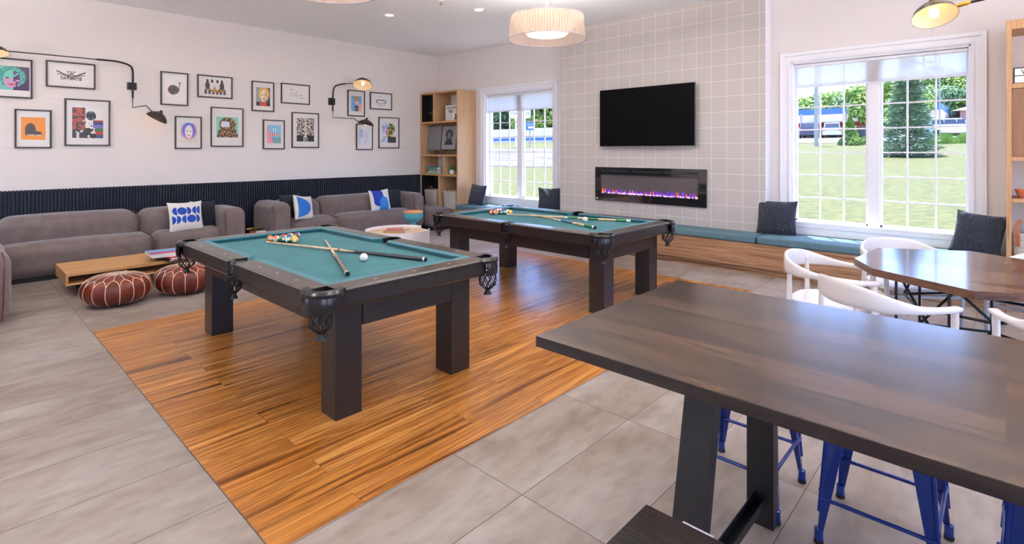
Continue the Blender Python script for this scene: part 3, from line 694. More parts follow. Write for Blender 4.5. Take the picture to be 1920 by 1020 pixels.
# throw pillows
def pillow(name, label, cat, loc, rot, w, h, thick, base, paint=None, group=None, ribs=0):
    n = 84 if paint else 24; q = MB(); front = []; col = []
    def P(u, v, sgn):
        e = (1-abs(u)**2.6)*(1-abs(v)**2.6); th = thick*.5*max(e, 0)**.55
        px = w/2*u*(1-.085*(1-v*v)); pz = h/2*v*(1-.085*(1-u*u))
        th *= 1+.04*math.sin(u*7+v*3)*math.cos(v*5)
        return (px, -sgn*th, pz)
    vs = []; fs = []; cs = []
    for sgn in (1, -1):
        o = len(vs)
        for j in range(n+1):
            for i in range(n+1): vs.append(P(i/n*2-1, j/n*2-1, sgn))
        for j in range(n):
            for i in range(n):
                a = o+j*(n+1)+i; f = (a, a+1, a+n+2, a+n+1); fs.append(f if sgn > 0 else f[::-1])
                cs.append(lin(paint(((i+.5)/n), ((j+.5)/n))) if paint and sgn > 0 else (lin((228,222,212)) if paint else (1,1,1)))
    q.add(vs, fs, 'printed_cloth' if paint else base, None, cs)
    o = q.build(name, smooth=0, col=bool(paint), loc=loc, rot=rot)
    if paint is None and ribs:
        pass
    tag(o, label, cat, group); return o
def waffle():
    m = mat('waffle_navy', (40,46,62), .95, sheen=.15); nt = m.node_tree; tc = N(nt, 'TexCoord'); sp = N(nt, 'SeparateXYZ'); nt.links.new(tc.outputs['Object'], sp.inputs[0])
    prev = None
    for ax, f in ((0, 420), (2, 420)):
        k = N(nt, 'Math', operation='MULTIPLY'); nt.links.new(sp.outputs[ax], k.inputs[0]); k.inputs[1].default_value = f
        s = N(nt, 'Math', operation='SINE'); nt.links.new(k.outputs[0], s.inputs[0])
        if prev: a = N(nt, 'Math', operation='ADD'); nt.links.new(prev, a.inputs[0]); nt.links.new(s.outputs[0], a.inputs[1]); prev = a.outputs[0]
        else: prev = s.outputs[0]
    bp = N(nt, 'Bump', Strength=.8, Distance=.004); nt.links.new(prev, bp.inputs['Height']); nt.links.new(bp.outputs[0], nt.nodes['Principled BSDF'].inputs['Normal'])
waffle()
gp = 'navy waffle pillows on the window bench'
pillow('throw_pillow', 'dark blue throw pillow on the bench leaning on the wooden bookcase side', 'pillow', (-7.42,6.98,.66), (-.25,.04,-.12), .47, .40, .15, 'waffle_navy', group=gp)
pillow('throw_pillow', 'dark blue throw pillow on the bench left of the tiled chimney breast', 'pillow', (-5.70,7.06,.665), (-.2,.0,.55), .42, .42, .15, 'waffle_navy', group=gp)
pillow('throw_pillow', 'dark blue throw pillow on the bench between tiled wall and right window', 'pillow', (-2.09,7.06,.668), (-.22,0,.12), .46, .44, .16, 'waffle_navy', group=gp)
pillow('throw_pillow', 'half-sunlit dark blue throw pillow on the bench beside the right bookcase', 'pillow', (-.205,6.96,.675), (-.3,.10,-.25), .41, .44, .16, 'waffle_navy', group=gp)
# ------------------------------------------------------------------ left bookcase
SX0, SX1, SY0, SY1, SZ = -8.922, -7.735, 6.76, 7.235, 2.69
t = thing('bookcase', 'tall light oak corner bookcase with open cubes beside the left window', 'bookcase', (0,0,0))
q = MB(); q.box(SX0, SX0+.035, SY0, SY1, 0, SZ, 'oak_side'); q.box(SX1-.035, SX1, SY0, SY1, 0, SZ, 'oak_side'); q.build('side_panel', t, bev=.002)
for z in (SZ-.035, 2.06, 1.392, 1.0, .33): q = MB(); q.box(SX0+.035, SX1-.035, SY0+.001, SY1-.02, z, z+.035, 'oak_table'); q.build('shelf', t, bev=.002)
q = MB(); q.box(SX0+.035, SX1-.035, SY0+.02, SY1, 0, .33, 'oak_side'); q.build('plinth', t)
for x, z0, z1 in ((-8.48,2.096,SZ-.035), (-8.165,1.036,1.392), (-8.315,.366,1.0)): q = MB(); q.box(x-.019, x+.019, SY0+.002, SY1-.02, z0, z1, 'oak_side'); q.build('divider', t, bev=.002)
q = MB(); q.box(-8.46, SX1-.035, SY1-.02, SY1-.012, 2.098, SZ-.035, 'wall_paint'); q.box(-8.885, SX1-.035, SY1-.04, SY1-.03, 1.43, 2.06, 'oak_side')
q.box(-8.885, -8.184, SY1-.02, SY1-.012, 1.038, 1.392, 'wall_paint'); q.box(-8.146, SX1-.035, SY1-.02, SY1-.012, 1.038, 1.392, 'grey_panel'); q.box(-8.296, SX1-.035, SY1-.02, SY1-.012, .368, 1.0, 'oak_side'); q.build('back_panel', t)
q = MB(); q.box(-8.885, -8.50, SY0+.19, SY0+.20, 2.099, SZ-.036, 'black_panel'); q.box(-8.886, -8.878, SY0+.02, SY0+.19, 2.1, SZ-.037, 'black_panel'); q.build('black_panel', t)
q = MB(); q.box(-8.885, -8.335, SY0+.32, SY0+.33, .369, .999, 'black_panel'); q.box(-8.886, -8.878, SY0+.02, SY0+.32, .369, .999, 'black_panel'); q.build('black_panel', t)
# things on it
t = thing('starburst_ornament', 'brass starburst ornament on the top bookcase shelf before the black panel', 'ornament', (-8.60, 6.87, 2.235))
q = MB(); rv = random.Random(3)
for i in range(26):
    d = Vector((rv.uniform(-1,1), rv.uniform(-1,1), rv.uniform(-1,1))).normalized(); q.tube([(0,0,0), d*.115], [.003,.005], 'brass', 6)
q.build('rays', t); q = MB(); q.sphere((0,0,0), .02, 'brass', 8); q.build('core', t, smooth=0)
def book(name, label, x, y, z, lx, ly, th, rz, cover, group=None, ttl=None, tilt=0, cov=None, spine='y'):
    """flat book: cover boards + page block"""
    t = thing(name, label, 'book', (x,y,z), rz, group); c = cover
    q = MB(); q.box(-lx/2, lx/2, -ly/2, ly/2, 0, .003, c); q.box(-lx/2, lx/2, -ly/2, ly/2, th-.003, th, c); q.box(-lx/2, lx/2, -ly/2, -ly/2+.003, 0, th, c); q.build('cover', t)
    q = MB(); q.box(-lx/2+.004, lx/2-.004, -ly/2+.003, ly/2-.005, .003, th-.003, 'paper'); q.build('pages', t)
    return t
mat('c_cream', (226,220,208), .6); mat('c_teal', (60,140,150), .6); mat('c_mint', (150,190,180), .6); mat('c_tan', (190,150,110), .6); mat('c_brown', (110,76,60), .6); mat('c_pink', (210,70,110), .5); mat('c_blue', (120,160,215), .5); mat('c_red', (180,40,50), .5); mat('c_black', (25,24,28), .5); mat('c_rose', (196,120,120), .5); mat('c_grey', (108,106,108), .5); mat('page_grey', (128,126,128), .5)
# upright white book with lettering, statuette beside
t = thing('upright_book', 'large white picture book standing on the top bookcase shelf', 'book', (-8.06, 6.90, 2.100))
q = MB(); q.box(-.19, .19, -.014, -.011, 0, .31, 'c_cream'); q.box(-.19, .19, .011, .014, 0, .31, 'c_cream'); q.box(-.193, -.19, -.014, .014, 0, .31, 'c_cream'); q.build('cover', t)
q = MB(); q.box(-.186, .186, -.011, .011, .003, .307, 'paper'); q.build('pages', t)
text('title_lettering', 'MADONNA', .062, (0,-.0145,.255), (PI/2,0,0), 'text_black', t, sx=1.05)
q = MB()
for k in range(9): a = .5*k; q.prism([(-.1+.015*k, -.0155),(-.09+.015*k,-.0155),(-.09+.015*k,-.0145),(-.1+.015*k,-.0145)], .16+.02*math.sin(a*2), .215+.015*math.cos(a*3), 'c_brown')
q.build('cover_drawing', t)
t = thing('mug', 'white mug with brown handle shape before the white book on the top shelf', 'mug', (-7.92, 6.83, 2.099))
q = MB(); q.lathe([(.05,0),(.055,.01),(.055,.13),(.05,.13),(.05,.02),(.0001,.02)], 'pot_white', 24); q.build('mug_body', t, smooth=40)
q = MB(); q.tube([(.045,-.03,.03),(.085,-.04,.05),(.09,-.04,.09),(.05,-.03,.115)], .012, 'c_brown', 8); q.build('handle', t, smooth=60)
text('mug_numeral', '7', .08, (-.02,-.057,.065), (PI/2,0,0), 'c_brown', t)
# open book on stand
t = thing('open_book', 'large open grey picture book with portrait page on the second bookcase shelf', 'book', (-8.41, 6.90, 1.515))
q = MB(); q.box(-.475,-.02,-.006,.006,0,.50,'page_grey'); q.build('left_page', t, rot=(-.12,0,0))
q = MB(); q.box(.0,.46,-.006,.006,0,.50,'c_black'); q.box(-.02,.0,-.01,.008,0,.5,'c_black'); q.build('right_cover', t, rot=(-.12,0,0))
def canvas(name, parent, x0, x1, z0, z1, y, paint, n, rot=None, m='printed'):
    """flat print: grid of faces, each with the print's own colour; faces -Y"""
    q = MB(); vs = [(x0+(x1-x0)*i/n, y, z0+(z1-z0)*j/n) for j in range(n+1) for i in range(n+1)]; fs = []; cs = []
    for j in range(n):
        for i in range(n): a = j*(n+1)+i; fs.append((a, a+1, a+n+2, a+n+1)); cs.append(lin(paint((i+.5)/n, (j+.5)/n)))
    q.add(vs, fs, m, None, cs); o = q.build(name, parent, col=True)
    if rot: o.rotation_euler = rot
    return o
def hsh(a, b, s=0): return math.modf(abs(math.sin(a*127.1+b*311.7+s*74.7)*43758.5))[0]
from mathutils import noise as NZ
def blob(u, v, k, s=0): return min(.999, max(0, .5+.85*NZ.noise(Vector((u*k*.8+s*7.3, v*k*.8, s*3.1)))))
def ell(u, v, cx, cy, rx, ry): return ((u-cx)/rx)**2+((v-cy)/ry)**2 < 1
def p_openportrait(u, v):
    if not (.14 < u < .86 and .2 < v < .88): return (150,148,150)
    uu = (u-.14)/.72; vv = (v-.2)/.68
    if ell(uu, vv, .5, .58, .15, .22): return (120,108,110)
    if ell(uu, vv, .5, .66, .34, .30): return (34,30,36) if blob(uu,vv,9) > .25 else (70,84,60)
    if vv < .38 and abs(uu-.5) < .18+.3*(.4-vv)*2: return (36,32,38) if blob(uu,vv,8,2) > .2 else (120,40,70)
    return (134,132,134)
canvas('right_page', t, .005, .44, .015, .485, -.0075, p_openportrait, 36, (-.12,0,0))
q = MB()
for sx in (-.12,.12): q.tube(smoothpath([(sx,.02,.02),(sx,-.03,-.005),(sx*1.1,-.06,-.03),(sx*1.1,-.07,-.05)],4), .005, 'black_metal', 6)
q.tube(smoothpath([(-.1,-.02,-.0),(0,-.05,-.055),(.14,-.04,-.05),(.2,-.02,0)],5), .005, 'black_metal', 6); q.build('wire_stand', t)
for k, (nm, c, dx, th, w) in enumerate((('mint book at the bottom', 'c_mint', 0, .05, .33), ('tan book in the middle', 'c_tan', .04, .035, .28), ('teal book on top', 'c_teal', -.01, .045, .32))):
    book('book', '%s of the small stack on the bookcase third shelf' % nm, -8.54+dx, 6.88, 1.0385+[0,.0505,.086][k], w, .20, th, 0, c, 'stacked books on the bookcase')
t = thing('potted_succulent', 'tiny green succulent in a white pot on the bookcase third shelf', 'plant', (-8.03, 6.88, 1.0385))
q = MB(); q.lathe([(.045,0),(.062,.02),(.066,.09),(.058,.09),(.056,.07),(.0001,.07)], 'pot_white', 20); q.build('pot', t, smooth=40)
q = MB(); rv = random.Random(5)
for i in range(34):
    a = rv.uniform(0, 2*PI); e = rv.uniform(.2, 1.4); d = Vector((math.cos(a)*math.cos(e), math.sin(a)*math.cos(e), math.sin(e))); q.tube([(0,0,.06), Vector((0,0,.06))+d*.06, Vector((0,0,.06))+d*.115+Vector((0,0,.012))], [.007,.009,.001], 'plant_green', 5)
q.build('leaves', t)
def basket(x, y, z, w, d, h, label, tan=True, rect=False):
    t = thing('woven_basket', label, 'basket', (x,y,z), 0, 'white woven baskets')
    q = MB(); k = 14
    for i in range(k):
        f = i/(k-1); s = .92+.1*f; pts = [(px*s, py*s, .012+f*(h-.024)) for px, py in rrect(w/2, d/2, .06, 5)]
        q.tube([(p[0]*(1+.01*math.sin(j*2.6+i*PI)), p[1]*(1+.01*math.sin(j*2.6+i*PI)), p[2]) for j, p in enumerate(pts)], h/k*.62, 'basket', 6, closed=True)
    q.prism([(px*.9, py*.9) for px, py in rrect(w/2, d/2, .05, 4)], .002, .02, 'basket')
    q.build('basket_body', t, smooth=60)
    q = MB()
    if rect: q.tube(smoothpath([(-w*.42,-d/2-.008,h-.12),(-w*.42,-d/2-.012,h-.02),(-w*.44,-d/2+.0,h+.06),(-w*.36,-d/2+.03,h+.12)],5), .018, 'handle_tan', 8, flat=.25, up=(0,1,0))
    else: q.tube(smoothpath([(-.06,-d/2+.02,h-.03),(-.07,-d/2+.01,h+.02),(0,-d/2+.03,h+.07),(.07,-d/2+.01,h+.02),(.06,-d/2+.02,h-.03)],5), .009, 'handle_tan', 6)
    q.build('handle', t, smooth=60)
basket(-8.62, 6.92, .3685, .38, .28, .335, 'white woven basket in the bottom left bookcase cube before the black panel')
basket(-8.04, 6.92, .3685, .36, .28, .335, 'white woven basket in the bottom right bookcase cube')
# ------------------------------------------------------------------ right bookcase
t = thing('bookcase', 'walnut-toned bookcase at the right edge of the photo by the window', 'bookcase', (0,0,0)); RX0, RX1 = -.003, 1.3
q = MB(); q.box(RX0, RX0+.038, 6.76, YW-.002, 0, 2.715, 'oak'); q.box(RX1-.038, RX1, 6.76, YW-.002, 0, 2.715, 'oak'); q.build('side_panel', t, bev=.002)
for z, h in ((2.63,.085), (2.08,.043), (1.408,.038), (1.022,.036), (.40,.038)): q = MB(); q.box(RX0+.038, RX1-.038, 6.762, YW-.02, z, z+h, 'oak'); q.build('shelf', t, bev=.002)
wood('walnut_door', [(.3,(118,80,58)), (.5,(158,116,86)), (.7,(136,96,70))], (50,50,1.2), .45)
q = MB(); q.box(RX0+.042, .64, 6.775, 6.795, 1.450, 2.076, 'walnut_door'); q.build('door', t)
q = MB(); q.box(RX0+.038, RX1-.038, YW-.02, YW-.01, .05, 2.63, 'wall_paint'); q.box(RX0+.038, RX1-.038, 6.80, YW-.02, 0, .40, 'oak'); q.build('back_panel', t)
t = thing('letter_board', 'small white letter board with black lettering on the right bookcase top shelf', 'letter board', (.26, 6.84, 2.124))
q = MB(); q.box(-.215,.215,-.03,.03,0,.15,'black_panel'); q.build('case', t)
for k in range(2): q = MB(); q.box(-.205,.205,-.033,-.031,.008+.07*k,.07+.07*k,'paper'); q.build('light_strip', t)
text('board_letters', 'WE', .062, (-.115,-.034,.106), (PI/2,0,0), 'text_black', t, sx=1.0)
t = thing('terracotta_bowl', 'small terracotta pot on the right bookcase shelf', 'pot', (.13, 6.86, 1.0585))
q = MB(); q.lathe([(.045,0),(.05,.003),(.075,.075),(.078,.075),(.078,.085),(.068,.085),(.045,.01)], 'terracotta', 24, cap=False); q.build('pot_body', t, smooth=40)
basket(.25, 6.90, .4385, .42, .26, .30, 'white woven basket with tan leather handle in the right bookcase', rect=True)
# ------------------------------------------------------------------ TV and fireplace
t = thing('television', 'large flat black television mounted on the patterned tile wall', 'television', (-3.865, 6.965, 2.005))
q = MB(); q.rbox(-.765,.765,0,.03,-.432,.432,.004,'tv_black',2); q.build('cabinet', t)
q = MB(); q.box(-.758,.758,-.002,.0,-.424,.424,'tv_black'); q.build('screen', t)
q = MB(); q.box(-.765,.765,-.003,.028,-.440,-.433,'tv_edge'); q.box(.765,.769,-.003,.028,-.44,.432,'tv_edge'); q.build('bezel', t)
q = MB(); q.box(-.3,.3,.03,.084,-.2,.2,'black_metal'); q.build('wall_mount', t)
t = thing('electric_fireplace', 'wide black glass electric fireplace with purple flames below the television', 'fireplace', (-3.857, YB, .989))
q = MB(); q.box(-.895,.895,-.03,0,.145,.26,'glass_black'); q.box(-.895,.895,-.03,0,-.26,-.15,'glass_black'); q.box(-.895,-.795,-.03,0,-.15,.145,'glass_black'); q.box(.775,.895,-.03,0,-.15,.145,'glass_black'); q.build('glass_surround', t, bev=.002)
for a, c in ((-.79,-.30),(-.245,.24),(.285,.775)): q = MB(); q.box(a,c,-.0325,-.030,.19,.215,'vent_dark'); q.build('vent', t)
mat('fire_back', (92,84,86), .08, spec=.9)
q = MB(); q.box(-.795,.775,-.008,-.004,-.15,.145,'fire_back'); q.build('firebox', t)
mat('flame_purple', (120,50,170), .5, emit=(110,30,200), estr=1.0); mat('flame_orange', (230,110,60), .5, emit=(255,90,30), estr=1.0); mat('flame_blue', (50,40,210), .5, emit=(40,30,230), estr=1.2); mat('crystal', (235,215,240), .15, emit=(225,170,235), estr=.55)
rv = random.Random(11)
for k in range(56):
    m = rv.choice(['flame_purple','flame_purple','flame_blue','flame_orange']); x = -.78+1.54*(k+rv.random()*.7)/56; h = rv.uniform(.03,.085); w = rv.uniform(.004,.010)
    q = MB(); q.lathe([(w,0),(w*1.2,h*.25),(w*.5,h*.7),(.0003,h)], m, 6, Tm((x,-.018,-.135))); q.build('flame', t, smooth=60)
q = MB()
for k in range(150): x = rv.uniform(-.785,.765); s = rv.uniform(.006,.014); q.sphere((x, -.018, -.142+rv.uniform(0,.012)), s, 'crystal', 3)
o = q.build('crystals', t); o['kind'] = 'stuff'
q = MB(); q.box(-.88,-.84,-.0325,-.030,-.235,-.222,'paper'); q.build('badge', t)
# ------------------------------------------------------------------ sofas
def pipe(parent, pts, closed=False): 
    q = MB(); q.tube(pts, .0052, 'piping_red', 6, closed=closed); q.build('piping', parent, smooth=60)
def cush(name, t, x0,x1,y0,y1,z0,z1, r, puff, seed, pipes=()):
    q = MB(); q.rbox(x0,x1,y0,y1,z0,z1, r, 'sofa_fabric', 9, puff, wob=.0022, seed=seed); o = q.build(name, t, smooth=0)
    for p in pipes:
        if p[0] == 'y':   # loop at plane y
            h, v = (x1-x0)/2, (z1-z0)/2; loop = [((x0+x1)/2+a, p[1], (z0+z1)/2+c) for a, c in rrect(h-r*.28+.004, v-r*.28+.004, r*.75, 5)]
            pipe(o, loop, True)
        else:
            h, v = (y1-y0)/2, (z1-z0)/2; loop = [(p[1], (y0+y1)/2+a, (z0+z1)/2+c) for a, c in rrect(h-r*.28+.004, v-r*.28+.004, r*.75, 5)]
            pipe(o, loop, True)
    return o
def arm(t, x0,x1,y0,y1,z1,seed):
    o = cush('armrest', t, x0,x1,y0,y1,.06,z1,.10,.012,seed)
    for yy in (y0+.018, y1-.018):      # piping down both front edges and over the top corner
        xx = x1-.022; pts = [(xx, yy, .09), (xx+.006, yy, .3), (xx, yy, z1-.11), (xx-.03, yy, z1-.045)]
        pipe(o, smoothpath(pts, 5))
t = thing('sofa', 'long grey-taupe modular sofa along the left wall behind the oak coffee table', 'sofa', (0,0,0))
q = MB(); q.box(-8.80,-8.15,-.2,2.95,0,.065,'plinth_black'); q.build('base', t)
cush('seat_cushion', t, -8.84,-8.075,.40,1.862,.06,.425,.11,.022,1,(('y',1.845),)); cush('seat_cushion', t, -8.84,-8.115,1.87,2.72,.06,.42,.11,.02,2)
cush('back_cushion', t, -8.865,-8.36,.40,1.772,.30,.715,.15,.015,3,(('y',1.755),)); cush('back_cushion', t, -8.865,-8.38,1.785,2.72,.30,.70,.15,.015,4)
arm(t, -8.85,-8.06,2.70,3.0,.675,5)
t = thing('sofa', 'end of a grey-taupe sofa wing with red piping at the left edge of the photo', 'sofa', (0,0,0))
q = MB(); q.box(-8.0,-6.4,-1.0,.30,0,.065,'plinth_black'); q.build('base', t)
cush('seat_cushion', t, -8.03,-6.25,-1.1,.08,.06,.42,.11,.02,6)
o = cush('back_cushion', t, -8.04,-6.215,.06,.395,.05,.64,.12,.012,7)
pipe(o, smoothpath([(-6.235,.335,.05),(-6.222,.345,.2),(-6.225,.35,.42),(-6.25,.35,.56),(-6.3,.34,.63)],5))
t = thing('sofa', 'grey-taupe modular sofa with two armrests, farther along the left wall', 'sofa', (0,0,0))
q = MB(); q.box(-8.80,-8.15,3.44,6.14,0,.065,'plinth_black'); q.build('base', t)
arm(t, -8.85,-8.06,3.375,3.67,.70,8); arm(t, -8.85,-8.06,5.96,6.235,.70,9)
cush('seat_cushion', t, -8.84,-8.12,3.64,4.46,.06,.42,.11,.02,10); cush('seat_cushion', t, -8.84,-8.08,4.47,5.98,.06,.425,.11,.022,11,(('y',4.487),))
cush('back_cushion', t, -8.865,-8.38,3.62,4.33,.30,.70,.15,.012,12,(('y',4.315),)); cush('back_cushion', t, -8.865,-8.36,4.345,5.99,.30,.71,.15,.012,13)
t = thing('ottoman', 'grey-taupe sofa ottoman in front of the bookcase baskets', 'ottoman', (0,0,0))
cush('seat_cushion', t, -8.85,-7.81,6.245,6.745,.055,.40,.10,.012,14,(('x',-7.83),)); q = MB(); q.box(-8.8,-7.86,6.27,6.73,0,.06,'plinth_black'); q.build('base', t)
# pillows on sofas: pattern painters
WHT = (228,222,212); BLU = (28,70,165)
def p_halves(u, v):
    def cell(u0, v0, w, kind, h=.27):
        a = (u-u0)/w; c = (v-v0)/h
        if not (0 <= a <= 1 and 0 <= c <= 1): return False
        if kind == 'D': return (a/.98)**2+((c-.5)*2)**2 < 1
        if kind == 'C': return ((1-a)/.98)**2+((c-.5)*2)**2 < 1
        return ((a-.5)*2)**2+((c-.5)*2)**2 < 1
    r1 = [('C',.10,.11),('O',.22,.26),('D',.49,.12),('C',.63,.12),('C',.76,.12)]; r2 = [('D',.08,.10),('D',.19,.12),('C',.32,.13),('O',.46,.27),('D',.74,.12)]
    for k, a, w in r1:
        if cell((a-.5)*1.08+.5, .555, w*1.08, k): return BLU
    for k, a, w in r2:
        if cell((a-.5)*1.08+.5, .265, w*1.08, k): return BLU
    return WHT
def p_bigD(u, v):
    if ell(u, v, .06, .50, .66, .42) and u > .07: return (40,110,190)
    return WHT
def p_arch(u, v):
    if .36 < u < .84 and (v < .38 or ell(u, v, .60, .38, .24, .28)): return (50,130,200)
    if .10 < u < .60 and v > .22 and (v > .42 or ell(u, v, .45, .42, .35, .22)): return (30,60,160)
    return WHT
g = 'throw pillows on the grey sofas'
pillow('throw_pillow', 'white pillow with rows of blue half circles on the near sofa', 'pillow', (-8.25,2.27,.595), (-.22,0,PI/2+.10), .44, .42, .16, 'navy_cloth', p_halves, g)
pw = pillow('throw_pillow', 'plain black-navy pillow between the half-circle pillow and the near sofa armrest', 'pillow', (-8.42,2.50,.58), (-.18,0,PI/2), .42, .42, .15, 'dark_cloth', None, g)
q = MB(); q.box(-.135,-.09,-.003,.003,.17,.205,'trim_white'); q.build('care_tag', pw)
pillow('throw_pillow', 'plain black-navy pillow behind the big blue semicircle pillow', 'pillow', (-8.40,3.80,.61), (-.15,.0,PI/2+.25), .42, .40, .15, 'dark_cloth', None, g)
pillow('throw_pillow', 'white pillow with one large blue semicircle on the far sofa', 'pillow', (-8.22,3.92,.59), (-.22,.14,PI/2+.45), .43, .40, .16, 'navy_cloth', p_bigD, g)
pillow('throw_pillow', 'white pillow with dark blue and light blue arches on the far sofa', 'pillow', (-8.26,5.36,.605), (-.2,-.03,PI/2+.1), .44, .40, .16, 'navy_cloth', p_arch, g)
pillow('throw_pillow', 'plain black-navy pillow right of the arch pillow on the far sofa', 'pillow', (-8.40,5.72,.59), (-.18,0,PI/2), .42, .40, .15, 'dark_cloth', None, g)
# ------------------------------------------------------------------ poufs, tables near the sofas
def pouf(x, y, label, rz):
    t = thing('leather_pouf', label, 'pouf', (x,y,0), rz, 'round leather poufs')
    R0, H = .290, .29; prof = []
    for i in range(19):
        a = -PI/2+PI*i/18; r = R0*(math.cos(a)**.62 if math.cos(a) > 0 else 0); z = H/2+H/2*math.copysign(abs(math.sin(a))**.9, math.sin(a)); prof.append((max(r,.0001), z))
    q = MB(); n = 96; vs = []; fs = []
    for r, z in prof:
        for i in range(n):
            a = 2*PI*i/n; gch = 1-.018*abs(math.cos(a*8))**12*(1 if r > .1 else 0); vs.append((r*gch*math.cos(a), r*gch*math.sin(a), z))
    for j in range(18):
        for i in range(n): fs.append((j*n+i, j*n+(i+1)%n, (j+1)*n+(i+1)%n, (j+1)*n+i))
    q.add(vs, fs, 'pouf_leather'); q.build('pouf_body', t, smooth=0)
    def prad(z): 
        s = max(-1, min(1, (z-H/2)/(H/2))); s = math.copysign(abs(s)**(1/.9), s); return R0*math.cos(math.asin(s))**.62
    q = MB()
    for k in range(16):
        a = 2*PI*(k+.5)/16; pts = []
        for i in range(12):
            f = i/11; z = .012+f*(H*.74-.012); r = prad(z)*.990+.002; pts.append((r*math.cos(a), r*math.sin(a), z))
        q.tube(pts, .0035, 'pouf_stitch', 5)
        # arch between this seam and the next, running up over the top
        a2 = 2*PI*(k+1.5)/16; am = (a+a2)/2; pts = []
        for i in range(9):
            f = i/8; aa = a+(a2-a)*f; z = H*.74+(H*.90-H*.74)*math.sin(f*PI)**.55; r = prad(z)+.002; pts.append((r*math.cos(aa), r*math.sin(aa), z))
        q.tube(pts, .0035, 'pouf_stitch', 5)
        pts = [(r*math.cos(am), r*math.sin(am), z+.002) for z, r in ((H*.90, prad(H*.90)), (H*.95, prad(H*.95)), (H*.985, prad(H*.985)), (H*.998, .088))]; q.tube(pts, .003, 'pouf_stitch', 5)
    q.build('seam', t, smooth=60)
    q = MB(); q.lathe([(.092,H-.003),(.085,H+.005),(.045,H+.008),(.0001,H+.008)], 'pouf_patch', 32, cap=False); q.build('top_patch', t, smooth=40)
pouf(-6.42, 1.165, 'round brown leather pouf with white seams, the left one, fully visible', .1)
pouf(-6.41, 1.765, 'round brown leather pouf partly hidden behind the near pool table leg', .3)
t = thing('coffee_table', 'long low oak coffee table with open compartments beside the two poufs', 'coffee table', (-7.30, 1.75, 0))
X0, X1, Y0, Y1 = -.36, .36, -.91, .95
q = MB(); q.box(X0, X1, Y0, Y1, .225, .258, 'oak_table'); q.build('tabletop', t, bev=.002)
q = MB(); q.box(X0, X1, Y0, Y1, .132, .150, 'oak_table'); q.build('lower_shelf', t, bev=.002)
for yy in (Y0, -.42, .20, .62, Y1-.02): q = MB(); q.box(X0+(.0 if yy in (Y0,) else .01), X1-(.0 if yy in (Y0,) else .01), yy, yy+.02, .150, .225, 'oak_table'); q.build('divider', t, bev=.001)
for sx in (-.2, .2):
    for yy in (-.72, .72): q = MB(); q.box(sx-.03, sx+.03, yy-.03, yy+.03, 0, .132, 'plinth_black'); q.build('leg', t)
g = 'art books on the oak coffee table'
def spread(u, v):
    if v > .72: return (130,170,220)
    if v > .45: return (150,160,220) if u < .5 else (120,160,215)
    if v > .3: return (200,60,110)
    return (232,226,222)
b1 = book('book', 'black and red book at the bottom of the coffee table pile', -7.02, 1.80, .259, .30, .24, .022, .25, 'c_black', g)
book('book', 'white book with red cover, second from the bottom of the coffee table pile', -6.99, 1.83, .2815, .30, .23, .022, .1, 'c_red', g)
book('book', 'thin white book third from the bottom of the coffee table pile', -7.06, 1.72, .304, .29, .25, .012, -.1, 'c_cream', g)
t = book('book', 'art book with pink and blue cover on top of the coffee table pile', -7.08, 1.72, .3165, .32, .30, .032, -.05, 'c_cream', g)
def flat_print(name, parent, x0,x1,y0,y1,z, paint, n=16):
    q = MB(); vs = [(x0+(x1-x0)*i/n, y0+(y1-y0)*j/n, z) for j in range(n+1) for i in range(n+1)]; fs = []; cs = []
    for j in range(n):
        for i in range(n): a = j*(n+1)+i; fs.append((a, a+1, a+n+2, a+n+1)); cs.append(lin(paint((i+.5)/n, (j+.5)/n)))
    q.add(vs, fs, 'printed', None, cs); q.build(name, parent, col=True)
flat_print('cover_print', t, -.155,.155,-.145,.145,.0325, lambda u, v: (205,60,110) if u > .62 and v < .8 else ((130,172,222) if u < .55 else (150,140,205)))
# round white table
t = thing('round_coffee_table', 'round white drum table with wood top and notched rim between the pool tables', 'coffee table', (-6.04, 4.20, 0))
RT = .43
q = MB(); q.lathe([(RT,.012),(RT,.398),(RT-.014,.398),(RT-.014,.012)], 'trim_white', 64); q.build('drum', t, smooth=40)
q = MB(); q.lathe([(RT-.014,.398),(RT,.398),(RT,.44),(RT-.014,.44),(RT-.014,.398)], 'trim_white', 56, None, math.radians(95), math.radians(412), cap=False); q.build('rim', t, smooth=40)
q = MB(); q.lathe([(.0001,.398),(RT-.015,.398),(RT-.015,.404),(.0001,.404)], 'light_wood', 48, cap=False); q.build('tabletop', t)
q = MB(); q.lathe([(RT-.03,.0),(RT-.03,.012)], 'plinth_black', 40); q.build('foot', t)
book('book', 'brown-edged book at the bottom on the round white table', -6.03, 4.18, .4045, .30, .22, .026, .62, 'c_tan', 'books on the round white table')
book('book', 'small pink and grey book on top on the round white table', -6.06, 4.17, .431, .22, .17, .02, .95, 'c_rose', 'books on the round white table')
t = thing('side_stool', 'turquoise perforated pedestal stool with peach top beside the far sofa', 'stool', (-7.36, 5.43, 0))
q = MB(); q.lathe([(.155,.452),(.165,.458),(.165,.475),(.155,.482),(.0001,.483)], 'peach', 32, cap=False); q.build('seat_top', t, smooth=40)
q = MB(); q.lathe([(.162,.452),(.165,.40),(.155,.36),(.11,.32),(.06,.295),(.045,.26),(.05,.22),(.08,.12),(.13,.03),(.14,0)], 'aqua', 32); q.build('pedestal', t, smooth=40)
q = MB()
for r_ in range(4):
    for k in range(28): a = 2*PI*(k+.5*(r_ % 2))/28; z = .44-.024*r_; rr = .1655-.002*r_; q.box(-.004,.004,-.006,.006,-.007,.007,'c_teal',Tm((rr*math.cos(a), rr*math.sin(a), z), a))
q.build('perforations', t)
t = thing('side_table', 'low black side table between the two sofas', 'side table', (-8.36, 3.19, 0))
q = MB(); q.box(-.36,.36,-.155,.155,.265,.285,'plinth_black'); q.build('tabletop', t)
